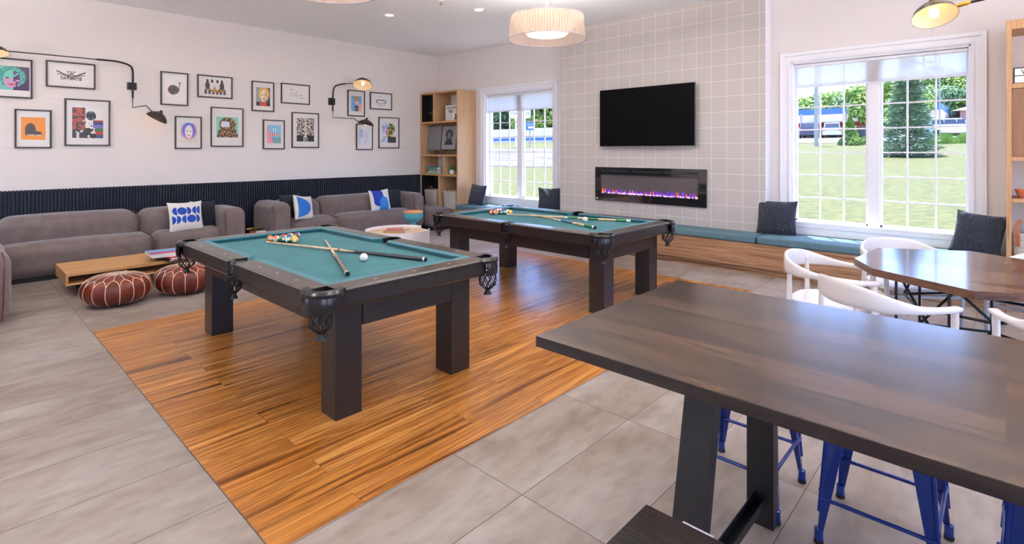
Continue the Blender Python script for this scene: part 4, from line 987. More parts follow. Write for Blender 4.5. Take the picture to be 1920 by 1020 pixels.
for sx in (-.33,.31): q = MB(); q.box(sx,sx+.02,-.15,.15,0,.265,'plinth_black'); q.build('side_panel', t)
book('book', 'black book with white page edges on the side table between the sofas', -8.30, 3.19, .2855, .36, .22, .03, 0, 'c_black')
t = thing('red_dish', 'small red dish at the front of the side table between the sofas', 'dish', (-8.06, 3.09, .2855)); q = MB(); q.lathe([(.025,0),(.045,.03),(.04,.03),(.02,.006)], 'tailred', 20); q.build('dish_body', t, smooth=40)
t = thing('gold_ornament', 'gilt figure ornament lying on the black book between the sofas', 'ornament', (-8.30, 3.19, .316))
q = MB(); q.tube(smoothpath([(0,-.1,.012),(.01,-.04,.02),(0,.02,.014),(-.01,.09,.03)],4), [.010]*12+[.006], 'brass', 6); q.build('bar', t, smooth=60); q = MB(); q.sphere((0,-.04,.02), .016, 'brass', 6); q.sphere((-.005,.07,.026), .014, 'brass', 6); q.build('bead', t, smooth=0)

# ------------------------------------------------------------------ octagonal table and armchairs
OC = (-.163, 4.505)
t = thing('octagonal_table', 'glossy brown octagonal wood table on black rod legs among white chairs', 'table', (OC[0], OC[1], 0))
P = [(-.73,4.93),(-.78,4.34),(-.625,4.04),(-.128,3.76),(.40,4.08),(.454,4.67),(.30,4.97),(-.198,5.25)]
q = MB(); q.prism([(x-OC[0], y-OC[1]) for x, y in P], .703, .75, 'oct_top'); o = q.build('tabletop', t, bev=.003)
o.data.materials.append(MATS['oct_edge'])
for p in o.data.polygons:
    if abs(p.normal.z) < .5: p.material_index = 1
q = MB(); rr = .009
def rod(a, c): q.tube([a, c], rr, 'steel_black', 6)
n = 6; top = []; mid = []; low = []
for k in range(n):
    a = 2*PI*k/n+.3; top.append(Vector((.40*math.cos(a), .40*math.sin(a), .70))); mid.append(Vector((.37*math.cos(a+PI/n), .37*math.sin(a+PI/n), .50))); low.append(Vector((.40*math.cos(a), .40*math.sin(a), .26)))
for k in range(n):
    rod(top[k], mid[k]); rod(mid[k], mid[(k+1)%n]); rod(top[k], low[k]); rod(mid[k], low[(k+1)%n]) if k % 2 else None; rod(low[k], low[(k+1)%n])
    f = Vector((.36*math.cos(2*PI*(k+.5)/n+.3), .36*math.sin(2*PI*(k+.5)/n+.3), .005)); rod(low[k], f); rod(low[(k+1)%n], f)

q.build('rod_base', t, smooth=60)
def armchair(x, y, dirx, diry, label):
    t = thing('armchair', label, 'chair', (x,y,0), math.atan2(diry, dirx)-PI/2, 'white curved-back armchairs at the octagonal table')
    q = MB(); n = 40; rings = [(.80,.415),(.96,.425),(1.0,.445),(.97,.464),(.85,.470),(.5,.463),(.0001,.458)]; vs = []; fs = []
    for s_, z in rings:
        for i in range(n):
            a = 2*PI*i/n; c, d = math.cos(a), math.sin(a); e = 3.2; rr_ = (abs(c)**e+abs(d)**e)**(-1/e); vs.append((.262*rr_*c*s_*(1+.06*d), .245*rr_*d*s_, z))
    for j in range(len(rings)-1):
        for i in range(n): fs.append((j*n+i, j*n+(i+1)%n, (j+1)*n+(i+1)%n, (j+1)*n+i))
    fs.append(tuple(range(n-1,-1,-1))); q.add(vs, fs, 'chair_white'); q.build('seat', t, smooth=50)
    key = [(-.265,.24,.662,.030,.050),(-.285,.12,.662,.032,.048),(-.288,-.02,.668,.044,.040),(-.262,-.14,.684,.080,.030),(-.175,-.235,.703,.118,.024),(0,-.275,.708,.136,.024)]
    key = key+[(-a,b_,c,d,e) for a,b_,c,d,e in key[-2::-1]]
    cp = smoothpath([(k[0],k[1],k[2]) for k in key], 5); hw = [smoothpath([(k[3],k[4],0) for k in key], 5)][0]
    q = MB(); vs = []; fs = []; m = 12; L = len(cp)
    for i, p in enumerate(cp):
        d = cp[min(i+1,L-1)]-cp[max(i-1,0)]; d.z = 0; d.normalize(); w = Vector((-d.y, d.x, 0)); H_, W_ = hw[i].x/2, hw[i].y/2; sc = .55 if i in (0, L-1) else 1
        for k in range(m):
            a = 2*PI*k/m; c, s_ = math.cos(a), math.sin(a); cc = math.copysign(abs(c)**.7, c); ss = math.copysign(abs(s_)**.7, s_); vs.append(p+w*cc*W_*sc+Vector((0,0,ss*H_*sc)))
    for i in range(L-1):
        for k in range(m): fs.append((i*m+k, (i+1)*m+k, (i+1)*m+(k+1)%m, i*m+(k+1)%m))
    fs += [tuple(range(m)), tuple((L-1)*m+k for k in range(m-1,-1,-1))]
    q.add(vs, fs, 'chair_white'); q.build('backrest', t, smooth=50)
    for sx in (-1, 1):
        q = MB(); q.tube([(sx*.245,.225,0),(sx*.27,.20,.66)], [.013,.018], 'chair_white', 12); q.build('leg', t, smooth=50)
        q = MB(); q.tube([(sx*.235,-.245,0),(sx*.215,-.205,.42),(sx*.20,-.205,.70)], [.013,.019,.014], 'chair_white', 12); q.build('leg', t, smooth=50)
    q = MB(); q.tube([(-.25,.205,.40),(.25,.205,.40)], .012, 'chair_white', 8); q.tube([(-.21,-.2,.40),(.21,-.2,.40)], .012, 'chair_white', 8)
    for sx in (-1,1): q.tube([(sx*.255,.2,.40),(sx*.215,-.2,.40)], .012, 'chair_white', 8)
    q.build('seat_frame', t, smooth=50); return t
ch = armchair(-.90, 4.23, 1, -.02, 'white curved-back armchair at the left end of the octagonal table, facing right')
def put(x, y, dx, dy, label): dup(ch, label, (x,y,0), math.atan2(dy,dx)-PI/2)
put(-.535, 3.67, .65, .76, 'white curved-back armchair nearest the camera, its back to the dark table')
put(-.575, 5.19, .59, -.80, 'white armchair behind the octagonal table with its back to the window bench')
put(.29, 3.68, -.45, .89, 'white armchair cut off by the right edge, in front of the octagonal table')
put(.22, 5.20, -.45, -.89, 'white armchair mostly cut off at the right edge, behind the octagonal table')
# ------------------------------------------------------------------ bar table, stools, bench
t = thing('counter_table', 'large dark wood counter-height table in the right foreground', 'table', (0,0,0))
TX0, TX1, TY0, TY1, TZ = -1.12, 1.35, 1.313, 2.33, .90
q = MB(); q.box(TX0, TX1, TY0, TY1, TZ-.036, TZ, 'bar_top')
o = q.build('tabletop', t, bev=.0025, seg=2); o.data.materials.append(MATS['bar_edge'])
for p in o.data.polygons:
    if abs(p.normal.z) < .5: p.material_index = 1
for x in (-.774, 1.02):
    q = MB(); q.hexa([(x,1.49,.0),(x+.102,1.49,.0),(x+.102,1.545,.0),(x,1.545,.0)], [(x,1.70,.864),(x+.102,1.70,.864),(x+.102,1.755,.864),(x,1.755,.864)], 'steel_black'); q.build('leg', t, bev=.001)
    q = MB(); q.box(x, x+.102, 2.23, 2.283, 0, .864, 'steel_black'); q.build('leg', t, bev=.001)
    q = MB(); q.box(x+.03, x+.072, 1.53, 2.23, .085, .09, 'steel_black'); q.box(x+.03, x+.033, 1.53, 2.23, .09, .13, 'steel_black'); q.box(x+.069, x+.072, 1.53, 2.23, .09, .115, 'steel_black'); q.build('stretcher', t)
def stool(x, y, label):
    t = thing('metal_stool', label, 'stool', (x,y,0), 0, 'blue metal stools at the counter table')
    q = MB(); q.rbox(-.155,.155,-.155,.155,.585,.615,.014,'stool_blue',4); q.build('seat', t, smooth=0)
    q = MB(); q.box(-.145,.145,-.145,.145,.545,.587,'stool_blue'); q.build('seat_skirt', t, bev=.01)
    zt = .575
    for sx in (-1,1):
        for sy in (-1,1):
            q = MB(); rings = []
            for f in (0,.35,.7,1):     # folded sheet, wide at top, tapering to the foot
                z = .045+(zt-.045)*f; c = .188+(.150-.188)*f; w = .022+(.078-.022)*f**.9; b_ = .012
                L = [(c, c-w), (c, c-b_), (c-b_*.3, c-b_*.3), (c-b_, c), (c-w, c), (c-w, c-.003), (c-b_, c-.004), (c-.006,c-.006), (c-.004, c-b_), (c-.003, c-w)]
                rings.append([(sx*a, sy*b2, z) for a, b2 in L])
            k = 10; vs = [p for r in rings for p in r]; fs = []
            for j in range(3):
                for i in range(k): f = (j*k+i, j*k+(i+1)%k, (j+1)*k+(i+1)%k, (j+1)*k+i); fs.append(f if sx*sy > 0 else f[::-1])
            fs += [tuple(range(k))[::-1] if sx*sy > 0 else tuple(range(k)), tuple(3*k+i for i in range(k)) if sx*sy > 0 else tuple(3*k+i for i in range(k))[::-1]]
            q.add(vs, fs, 'stool_blue')
            # pressed ridge along the outer corner
            q.tube([(sx*(.184-.004),sy*(.184-.004),.12),(sx*(.160),sy*(.160),.42)], .0075, 'stool_blue', 8)
            lg = q.build('leg', t, smooth=35)
            m = MB(); m.lathe([(.013,0),(.016,.003),(.0155,.05),(.011,.052)], 'stool_blue', 12, Tm((sx*.182, sy*.182, .004))); m.lathe([(.0165,0),(.0175,.002),(.0165,.014)], 'rubber', 12, Tm((sx*.182, sy*.182, 0))); m.build('foot_cap', lg, smooth=40)
    for z, a in ((.17,'x'),(.20,'y')):
        for s_ in (-1,1):
            q = MB(); c = .174; pts = [(-c,s_*c,z),(-c+.05,s_*c,z),(c-.05,s_*c,z),(c,s_*c,z)]
            if a == 'y': pts = [(p[1],p[0],p[2]) for p in pts]
            q.tube(pts, [.011,.0075,.0075,.011], 'stool_blue', 8); q.build('crossbar', t, smooth=50)
    return t
st = stool(-.86, 2.47, 'blue metal stool partly hidden behind the black table legs')
dup(st, 'blue metal stool under the middle of the dark table, fully right of the table legs', (-.345,2.47,0))
dup(st, 'blue metal stool cut off at the right edge, under the dark table', (.17,2.47,0))
t = thing('wooden_bench', 'dark textured wood bench corner at the bottom edge below the table', 'bench', (0,0,0))
q = MB(); q.box(-.672, 1.1, .86, 1.222, .565, .60, 'bench_dark'); q.build('seat', t, bev=.002)
q = MB(); q.box(-.565, -.515, .90, 1.2235, .552, .566, 'steel_white'); q.box(-.575, -.50, 1.2222, 1.2275, .566, .5995, 'steel_white'); q.build('bracket', t)
for x in (-.56, .98):
    for y in (.92, 1.16): q = MB(); q.box(x-.02,x+.02,y-.02,y+.02,0,.553,'steel_black'); q.build('leg', t)
# ------------------------------------------------------------------ wall sconces
def shade(t, pos, axis, R0=.135, H=.10, lit=True, power=6, name='lamp_shade'):
    """axis points from the opening to the knob"""
    T = Matrix.Translation(pos) @ Vector(axis).to_track_quat('Z','Y').to_matrix().to_4x4() @ Matrix.Diagonal((1,1.12,1,1))
    prof = [(R0,0),(R0*.985,H*.06),(R0*.86,H*.42),(R0*.62,H*.72),(R0*.34,H*.93),(.022,H),(.020,H+.022),(.012,H+.034),(.0001,H+.036)]
    q = MB(); q.lathe(prof, 'shade_outside', 36, T, cap=False); o = q.build(name, t, smooth=60)
    q = MB(); q.lathe([(R0*.985,.001),(R0*.84,H*.39),(R0*.60,H*.69),(R0*.30,H*.90),(.0001,H*.93)], 'shade_inside', 36, T, cap=False); q.build('shade_lining', o, smooth=60)
    q = MB(); q.sphere((0,0,H*.30), .028, 'bulb', 10, (1,1,1.25), T); q.build('bulb', o, smooth=0)
    return o
X = -8.90
t = thing('wall_sconce', 'black two-arm wall sconce with long arm left of the record picture', 'wall lamp', (0,0,0), group='black two-arm wall sconces')
q = MB(); q.box(-8.928,-8.905,1.735,1.845,2.352,2.452,'black_metal'); q.build('wall_plate', t, bev=.002)
q = MB(); q.tube(smoothpath([(-8.87,1.79,2.24),(-8.87,1.79,2.40),(-8.87,1.79,2.60),(-8.86,1.75,2.68),(-8.84,1.60,2.715),(-8.80,1.38,2.71)],5), .013, 'black_metal', 8); q.tube(smoothpath([(-8.80,1.38,2.71),(-8.76,.8,2.70),(-8.72,.50,2.69)],4), .007, 'black_metal', 8); q.build('upper_arm', t, smooth=60)
q = MB(); q.tube([(-8.87,1.79,2.24),(-8.87,1.79,2.10),(-8.80,1.93,2.135),(-8.78,2.0,2.05)], .007, 'black_metal', 8); q.build('lower_arm', t, smooth=60)
q = MB(); q.box(-8.905,-8.86,1.78,1.80,2.39,2.41,'black_metal'); q.build('bracket', t)
shade(t, Vector((-8.70,.405,2.64)), (-.25,-.1,1), .13, .10, True, 5)
shade(t, Vector((-8.76,2.045,1.955)), (.30,.42,.85), .125, .10, True, 5)
t = thing('wall_sconce', 'black two-arm wall sconce among the four rightmost pictures', 'wall lamp', (0,0,0), group='black two-arm wall sconces')
q = MB(); q.box(-8.928,-8.905,4.72,4.845,2.33,2.455,'black_metal'); q.build('wall_plate', t, bev=.002)
q = MB(); q.tube(smoothpath([(-8.87,4.78,2.22),(-8.87,4.78,2.42),(-8.87,4.80,2.62),(-8.85,4.86,2.69),(-8.78,4.98,2.72)],5), .013, 'black_metal', 8); q.tube([(-8.78,4.98,2.72),(-8.55,5.02,2.71)], .007, 'black_metal', 8); q.build('upper_arm', t, smooth=60)
q = MB(); q.tube([(-8.87,4.78,2.22),(-8.87,4.78,2.10),(-8.74,5.12,2.09),(-8.62,5.20,2.01)], .007, 'black_metal', 8); q.build('lower_arm', t, smooth=60)
q = MB(); q.box(-8.905,-8.86,4.77,4.79,2.38,2.40,'black_metal'); q.build('bracket', t)
shade(t, Vector((-8.40,5.10,2.67)), (-.35,.25,1), .17, .12, True, 7)
shade(t, Vector((-8.52,5.23,1.97)), (.12,.15,1), .135, .10, True, 5)
t = thing('swing_arm_lamp', 'dark dome lamp with glowing warm inside and brass joint at the top right', 'wall lamp', (0,0,0))
q = MB(); q.tube([(-.175,4.37,2.427),(XE-.03,4.9,2.95)], .009, 'black_metal', 8); q.build('arm', t, smooth=60)
q = MB(); q.tube([(-.235,4.36,2.412),(-.215,4.362,2.418),(-.185,4.368,2.425),(-.165,4.37,2.43)], [.008,.013,.014,.009], 'brass', 8); q.build('joint', t, smooth=60)
q = MB(); q.box(XE-.03,XE-.002,4.84,4.96,2.88,3.02,'black_metal'); q.build('wall_plate', t)
shade(t, Vector((-.335,4.30,2.355)), (-.14,.36,.92), .120, .095, True, 6)
# ------------------------------------------------------------------ framed pictures on the left wall
def face(u, v, cx, cy, r, skin, hair, shade_, lips=(180,50,60)):
    if ell(u, v, cx-.3*r, cy+.12*r, .14*r, .07*r) or ell(u, v, cx+.3*r, cy+.12*r, .14*r, .07*r): return (40,36,44)
    if ell(u, v, cx, cy-.5*r, .24*r, .08*r): return lips
    if ell(u, v, cx, cy, .62*r, .9*r): return shade_ if (u > cx+.12*r and hsh(int(u*14), int(v*14)) > .35) else skin
    if ell(u, v, cx, cy+.25*r, 1.05*r, 1.05*r): return hair if blob(u, v, 16) > .3 else tuple(min(255, c+50) for c in hair)
    return None
W_ = (232,226,224)
def inr(u, v, a, c, b_, d): return a < u < c and b_ < v < d
def pr1(u, v):
    f = face(u, v, .45, .45, .42, (200,150,190) if v < .5 else (110,200,180), (60,150,140), (90,50,120)); return f or ((60,40,90) if u > .5 else (110,190,180))
def pr2(u, v):
    c = abs(u-.5)
    if .12 < c < .42 and abs(v-(.45+.8*(c-.12))) < .035+.02*blob(u,v,22): return (70,64,60)
    if c < .42 and abs(v-(.42+.25*c)) < .02: return (90,80,74)
    if c < .30 and .22 < v < .42 and blob(u, v, 26) > .45: return (60,54,52)
    if c < .12 and v < .72 and v > .3 and blob(u, v, 30, 3) > .5: return (80,76,72)
    return W_
def pr3(u, v):
    if ell(u, v, .38, .44, .22, .30) and v > .26 or (inr(u, v, .16, .84, .24, .40) and v < .40-.25*(u-.6)*(u > .6)): return (62,50,52)
    if inr(u, v, .2, .84, .17, .235): return (240,220,200) if int(u*30) % 2 else (120,90,70)
    return (236,140,20)
def pr4(u, v):
    if v > .97-.6*u and False: return W_
    if ell(u, v, .60, .74, .17, .15): return (40,44,56) if blob(u,v,20) > .2 else (120,130,150)
    if ell(u, v, .56, .62, .10, .12): return (232,224,216)
    if inr(u, v, .35, .66, .3, .58) and v > 1.0-u-.1: return (228,222,218) if blob(u,v,14) > .2 else (60,50,60)
    if u < .42 and v > .28: return (170,70,40) if blob(u, v, 12) > .45 else (80,40,36)
    if v < .34 and u < .75: return (36,32,36) if blob(u, v, 10) > .3 else (214,206,200)
    if u > .66 and v < .6: return [(60,80,120),(190,60,50),(70,120,70),(120,110,190)][int(v*9) % 4]
    return W_
def pr5(u, v):
    d = math.hypot((u-.46), (v-.46)*1.35)
    if d < .05: return (60,56,58)
    if d < .24: return (50,46,48) if int(d*60) % 2 else (96,88,90)
    if d < .27 and u < .46: return (200,80,80)
    if abs((u-.72)-(v-.6)*.12) < .015 and .42 < v < .72: return (50,46,48)
    if math.hypot(u-.74, (v-.74)*1.3) < .045: return (40,36,38)
    return W_
def pr6(u, v):
    for k, cx in enumerate((.16,.36,.60,.80)):
        if ell(u, v, cx, .84, .055, .11): return (40,36,36)
        if ell(u, v, cx, .55, .10, .26) : return (60,54,54) if k in (0,3) else (224,218,214)
    if ell(u, v, .58, .34, .36, .22): return (176,130,80) if blob(u, v, 10) > .3 else (120,84,50)
    if v < .3 and abs(((u*6) % 1)-.5) < .3: return (80,72,72)
    return (226,220,220)
def pr7(u, v):
    f = face(u, v, .52, .55, .36, (232,224,220), (90,100,200), (240,220,226), (220,90,110))
    if f: return f
    if ell(u, v, .52, .6, .46, .42): return (230,130,150) if blob(u,v,18) > .4 else (150,120,210)
    return (216,210,208) if blob(u, v, 12) > .25 else (214,220,150)
def pr8(u, v):
    if inr(u, v, .22, .58, .50, .78): return (214,220,235)
    if ell(u, v, .5, .62, .38, .36) or (v < .42 and abs(u-.5) < .38+.3*(.42-v)):
        h = blob(u, v, 18); return (36,34,38) if h < .5 else [(210,90,40),(90,140,60),(230,200,60),(60,110,160),(190,50,60)][int(h*50) % 5]
    return (130,205,180)
def pr9(u, v):
    f = face(u, v, .55, .56, .38, (238,222,190), (226,170,70), (214,180,150), (170,50,50))
    if f: return f
    if v < .22: return (210,70,60) if abs(u-.5) < .25 else (50,48,60)
    return (150,160,175) if u < .5 else (80,84,90)
def pr10(u, v):
    if inr(u, v, .24, .62, .30, .66) and (abs((u*13) % 1) < .14 or abs((v*11) % 1) < .16) and blob(u,v,9) > .4: return (170,166,166)
    if inr(u, v, .28, .40, .75, .78) or inr(u, v, .70, .80, .42, .45) or inr(u, v, .70, .80, .24, .26): return (70,66,68)
    return W_
def pr11(u, v):
    if inr(u, v, .25, .85, .42, .56): return (240,236,236) if int(u*20) % 3 == 0 else (226,80,80)
    if inr(u, v, .35, .75, .66, .84) and int(u*20) % 3 == 0: return (240,236,240)
    if u+v*.4 < .45: return (240,150,160)
    if v < .35 and u > .3: return (110,170,120) if blob(u,v,8) > .5 else (120,150,200)
    return (130,190,220)
def pr12(u, v):
    h = blob(u, v, 22); 
    if v < .26 and abs(u-.5) > .12: return (40,38,42)
    if abs(u-.5) < .05 and v > .2: return (214,204,196)
    return (34,32,34) if h < .5 else ((222,212,200) if h < .9 else ((190,60,60) if h < .95 else (190,190,90)))
def pr13(u, v):
    if ell(u, v, .52, .82, .30, .17): return (150,120,96) if blob(u,v,22) > .4 else (210,180,150)
    if ell(u, v, .56, .62, .17, .17): return (232,180,160)
    if v < .38 and abs(u-.52) < .18: return (60,56,66) if blob(u,v,16) > .3 else (150,140,150)
    if v < .5 and u > .6: return (226,170,150)
    return (110,170,220)
def pr14(u, v):
    d = ((u-.5)/.30)**2+((v-.46)/.16)**2
    if .78 < d < 1.15: return (60,58,60)
    if abs(v-.55) < .02 and .24 < u < .76: return (90,86,88)
    if inr(u, v, .25, .75, .14, .22) and int(u*30) % 2: return (150,146,148)
    if inr(u, v, .3, .5, .8, .84): return (170,166,168)
    return (232,228,228)
def pr15(u, v):  # pale tones carry a glass reflection painted into the print
    if abs(u-.62-.2*(v-.5)) < .06: return (236,190,200)
    if u < .35 and v > .5: return (170,185,220)
    return (204,212,232) if blob(u, v, 6) > .3 else (226,230,240)
def pr16(u, v):
    if v < .30 and u > .42: return (60,60,64)
    if u > .52 and ell(u, v, .58, .70, .34, .28): return [(120,180,60),(60,50,70),(90,150,60),(40,40,50),(230,200,60)][int(blob(u,v,9)*5)]
    if ell(u, v, .52, .5, .24, .34): return [(230,90,90),(80,60,170),(240,200,80),(60,50,60),(230,130,180)][int(blob(u,v,10,5)*5)]
    if u < .45: return [(190,205,235),(210,220,240),(150,160,200)][int(blob(u,v,7,2)*3)]
    return W_
PIC = [ (.40,.758,2.635,2.150, (.10,.92,.20,.80), pr1, 'black-framed teal and purple face print at the left edge, top row'),
 (.884,1.385,2.656,2.318,(.15,.85,.15,.85), pr2, 'black-framed landscape line drawing of outspread wings, top row'),
 (.593,.940,2.017,1.533,(.17,.83,.22,.80), pr3, 'black-framed orange print with a dark grand piano'),
 (1.067,1.545,2.182,1.565,(.16,.84,.17,.82), pr4, 'large black-framed print of a curly-haired person at a piano'),
 (2.131,2.485,2.652,2.166,(.10,.90,.12,.88), pr5, 'black-framed drawing of a vinyl record with its tonearm'),
 (2.606,3.102,2.656,2.314,(.18,.82,.16,.86), pr6, 'black-framed landscape print of four long-haired people'),
 (2.312,2.666,2.015,1.529,(.18,.82,.18,.80), pr7, 'black-framed pale print of a face outlined in pink and violet'),
 (2.789,3.266,2.177,1.563,(.17,.84,.24,.76), pr8, 'large black-framed print of a patchwork head on mint green'),
 (3.393,3.751,2.636,2.147,(.20,.82,.18,.80), pr9, 'black-framed pop print of a blond-haired face with red lips'),
 (3.866,4.369,2.646,2.303,(.10,.90,.12,.88), pr10, 'black-framed landscape sheet with faint pencil diagram, top row'),
 (3.569,3.929,2.015,1.528,(.18,.82,.20,.82), pr11, 'small black-framed blue and pink lettered print, bottom row'),
 (4.048,4.537,2.163,1.552,(.18,.82,.18,.84), pr12, 'large black-framed black-and-white collage face print'),
 (5.098,5.455,2.634,2.147,(.20,.82,.20,.78), pr13, 'black-framed print of a curly-haired figure on sky blue under the sconce'),
 (5.570,6.064,2.633,2.303,(.12,.88,.12,.88), pr14, 'black-framed landscape sketch of an oval shape, rightmost in the top row'),
 (5.274,5.629,2.009,1.519,(.18,.82,.18,.80), pr15, 'black-framed pale blue and pink print with a painted-in reflection below the sconce shade'),
 (5.759,6.235,2.161,1.550,(.15,.84,.18,.82), pr16, 'large black-framed multicoloured head print nearest the bookcase')]
for y0, y1, z1, z0, r, fn, lab in PIC:
    cy, cz, w, h = (y0+y1)/2, (z0+z1)/2, y1-y0, z1-z0
    t = thing('framed_picture', lab, 'picture', (XW+.002, cy, cz), PI/2, 'black-framed prints on the left wall')   # local x = along the wall, -y into the room
    q = MB(); f = .018
    for a in ((-w/2,w/2,h/2-f,h/2),(-w/2,w/2,-h/2,-h/2+f),(-w/2,-w/2+f,-h/2+f,h/2-f),(w/2-f,w/2,-h/2+f,h/2-f)): q.box(a[0],a[1],-.024,0,a[2],a[3],'black_frame')
    q.build('frame', t, bev=.0015)
    q = MB(); q.box(-w/2+f,w/2-f,-.012,-.001,-h/2+f,h/2-f,'mat_board'); q.build('mat_board', t)
    canvas('print', t, -w/2+w*r[0], -w/2+w*r[1], -h/2+h*r[2], -h/2+h*r[3], -.0125, fn, 72)
# ------------------------------------------------------------------ outdoors
def gz(y): return -.1+.053*(min(y, 62)-7.5)
b = MB(); b.add([(-140,YO+.02,gz(YO)),(70,YO+.02,gz(YO)),(70,62,gz(62)),(-140,62,gz(62)),(-140,190,gz(62)),(70,190,gz(62))], [(0,1,2,3),(3,2,5,4)], 'grass'); o = b.build('lawn'); tag(o, 'bright green lawn rising away outside the windows', 'lawn')['kind'] = 'structure'
def patch(name, pts, m, label, cat, dz=.03):
    b = MB(); b.add([(x,y,gz(y)+dz) for x,y in pts], [tuple(range(len(pts)))], m); o = b.build(name); tag(o, label, cat)['kind'] = 'structure'
b = MB(); b.box(XE+.15, 40, -40, YO+.02, -.25, -.12, 'reflector'); b.box(-40, XE+.15, -40, YS-.15, -.25, -.12, 'reflector'); tag(b.build('reflector'), 'pale paved terrace added around the unseen sides to bounce sunlight indoors', 'reflector')['kind'] = 'structure'  # added unseen ground, throws sunlight up through the windows to the ceiling
patch('parking_lot', [(-75,42),(-75,21.5),(-14,21.5),(-26,42)], 'asphalt', 'grey asphalt road beyond the lawn in the left window', 'road')
patch('forecourt', [(-22,61.9),(-20,50),(30,50),(30,61.9)], 'concrete', 'pale concrete forecourt beyond the lawn in the right window', 'pavement')
b = MB(); b.add([(-22,62,gz(62)+.03),(30,62,gz(62)+.03),(30,100,gz(62)+.03),(-22,100,gz(62)+.03)], [(0,1,2,3)], 'concrete'); tag(b.build('forecourt'), 'pale concrete paving around the filling station', 'pavement')['kind'] = 'structure'
for k in range(9):
    yy = 24+k*2.0
    if k % 3 == 0: patch('parking_line', [(-60,yy),(-16-yy*.2,yy),(-16-yy*.2,yy+.18),(-60,yy+.18)], 'bldg_white', 'white painted line across the asphalt', 'road marking', .034)
def pix(px, py, Y=None, d=None):
    """world point for a measured direction"""
    th = math.radians(43.0119); r = (px-960)/994.1; dx = -math.sin(th)+math.cos(th)*r; dy = math.cos(th)+math.sin(th)*r; dz = (282.9-py)/994.1
    k = d if d else Y/dy; return Vector((dx*k, dy*k, 1.5+dz*k))
def leafy(t, clumps, nleaf, size, m, seed, name='foliage'):
    rv = random.Random(seed); q = MB()
    for (c, r, sq) in clumps:
        for i in range(int(nleaf*r[0]/clumps[0][1][0])):
            d = Vector((rv.gauss(0,1), rv.gauss(0,1), rv.gauss(0,1))).normalized()*(rv.random()**.28); p = Vector((c[0]+d.x*r[0], c[1]+d.y*r[1], c[2]+d.z*r[2]))
            nrm = (d+Vector((rv.uniform(-.8,.8), rv.uniform(-.8,.8), rv.uniform(-.3,.9)))).normalized(); u = nrm.orthogonal().normalized(); a = rv.uniform(0, 2*PI); u = Matrix.Rotation(a, 3, nrm) @ u; w = nrm.cross(u); s = size*rv.uniform(.6,1.3)
            q.add([p-u*s, p+w*s*.6+u*.1*s, p+u*s, p-w*s*.6-u*.1*s], [(0,1,2,3)], m)
    return q.build(name, t)
def tree(px, d, ztop, rad, m, label, seed, name='leafy_tree'):
    ztop = 1.5+(ztop-1.5)*.86; c = pix(px, 283, d=d); g = gz(c.y); t = thing(name, label, 'tree', (c.x, c.y, g), group='trees beyond the windows'); rv = random.Random(seed); H = ztop-g
    cl = [((0,0,H*.58),(rad,rad,H*.40),1)]
    for k in range(9): a = rv.uniform(0,2*PI); cl.append(((math.cos(a)*rad*.75, math.sin(a)*rad*.75, H*rv.uniform(.3,.9)), (rad*.5, rad*.5, H*.17), 1))
    leafy(t, cl, 2600, .024*rad+.09, m, seed)
    q = MB(); q.tube([(0,0,0),(rad*.03,0,H*.35),(0,0,H*.75)], [rad*.07+.05, rad*.05+.04, .04], 'bark', 8); q.build('trunk', t, smooth=60)
Lg, Ld = 'leaf_green', 'leaf_dark'
for i, (px, d, zt, r, m, lab) in enumerate([
 (1490,88,12.5,6.5,Lg,'green tree at the left of the right window above the filling station'),
 (1522,96,11.0,5.5,Lg,'rounded green tree behind the light pole in the right window'),
 (1556,100,9.8,5.2,Ld,'low green tree above the silver car in the right window'),
 (1588,92,11.2,5.0,Lg,'tree left of the central window bar in the right window'),
 (1616,74,12.4,4.2,Ld,'taller feathery tree just left of the central window bar'),
 (1670,52,9.4,3.4,Lg,'bright deciduous tree behind the blue spruce'),
 (1716,60,9.6,3.6,Ld,'darker tree right of the blue spruce top'),
 (1746,84,9.4,3.8,Lg,'small distant tree behind the utility pole'),
 (1792,66,12.0,3.8,Ld,'layered tree at the right end of the right window'),
 (1824,64,13.5,4.6,Lg,'large green tree at the far right behind the white car'),
 (1764,82,8.6,3.6,Lg,'rounded tree above the brick building in the right window'),
 (1640,88,12.8,5.5,Ld,'tall tree hidden behind the central window bar'),
 (905,100,15.5,7.5,Ld,'dark tree at the left edge of the left window'),
 (938,98,15.0,7.0,Ld,'dark tree left of the steakhouse sign'),
 (972,102,16.0,7.0,Ld,'dark tree behind the steakhouse sign'),
 (1004,97,15.2,6.8,Ld,'dark tree behind the blue sign'),
 (1034,92,15.8,6.8,Lg,'lighter tree at the right side of the left window'),
 (1068,99,15.5,7.0,Ld,'dark tree beyond the right jamb of the left window')]):
    tree(px, d, zt, r, m, lab, 100+i)
# blue spruce with drooping tiers
c = pix(1702, 290, d=26.5); g = gz(c.y); t = thing('blue_spruce', 'tall blue spruce standing on the lawn in the right window', 'tree', (c.x, c.y, g)); rv = random.Random(77); q = MB(); H = 5.6
for k in range(15000):
    f = rv.random()**1.25; z = .12+f*(H-.12); tier = (z*2.2) % 1; rr_ = (1-f)**.85*1.55*(1.0-.30*tier)+.03; a = rv.uniform(0,2*PI); rad_ = rr_*(rv.random()**(.35 if k % 3 else 1.0))*(1+.12*math.sin(a*5+int(z*2.2)*2.1))
    p = Vector((math.cos(a)*rad_, math.sin(a)*rad_, z-.10*rad_)); out = Vector((math.cos(a), math.sin(a), rv.uniform(-.2,.35))).normalized(); side = Vector((-math.sin(a), math.cos(a), rv.uniform(-.4,.4))).normalized(); s = rv.uniform(.07,.15)
    q.add([p-out*s-side*s*.25, p-side*s*.4, p+out*s, p+side*s*.4], [(0,1,2,3)], 'leaf_blue')
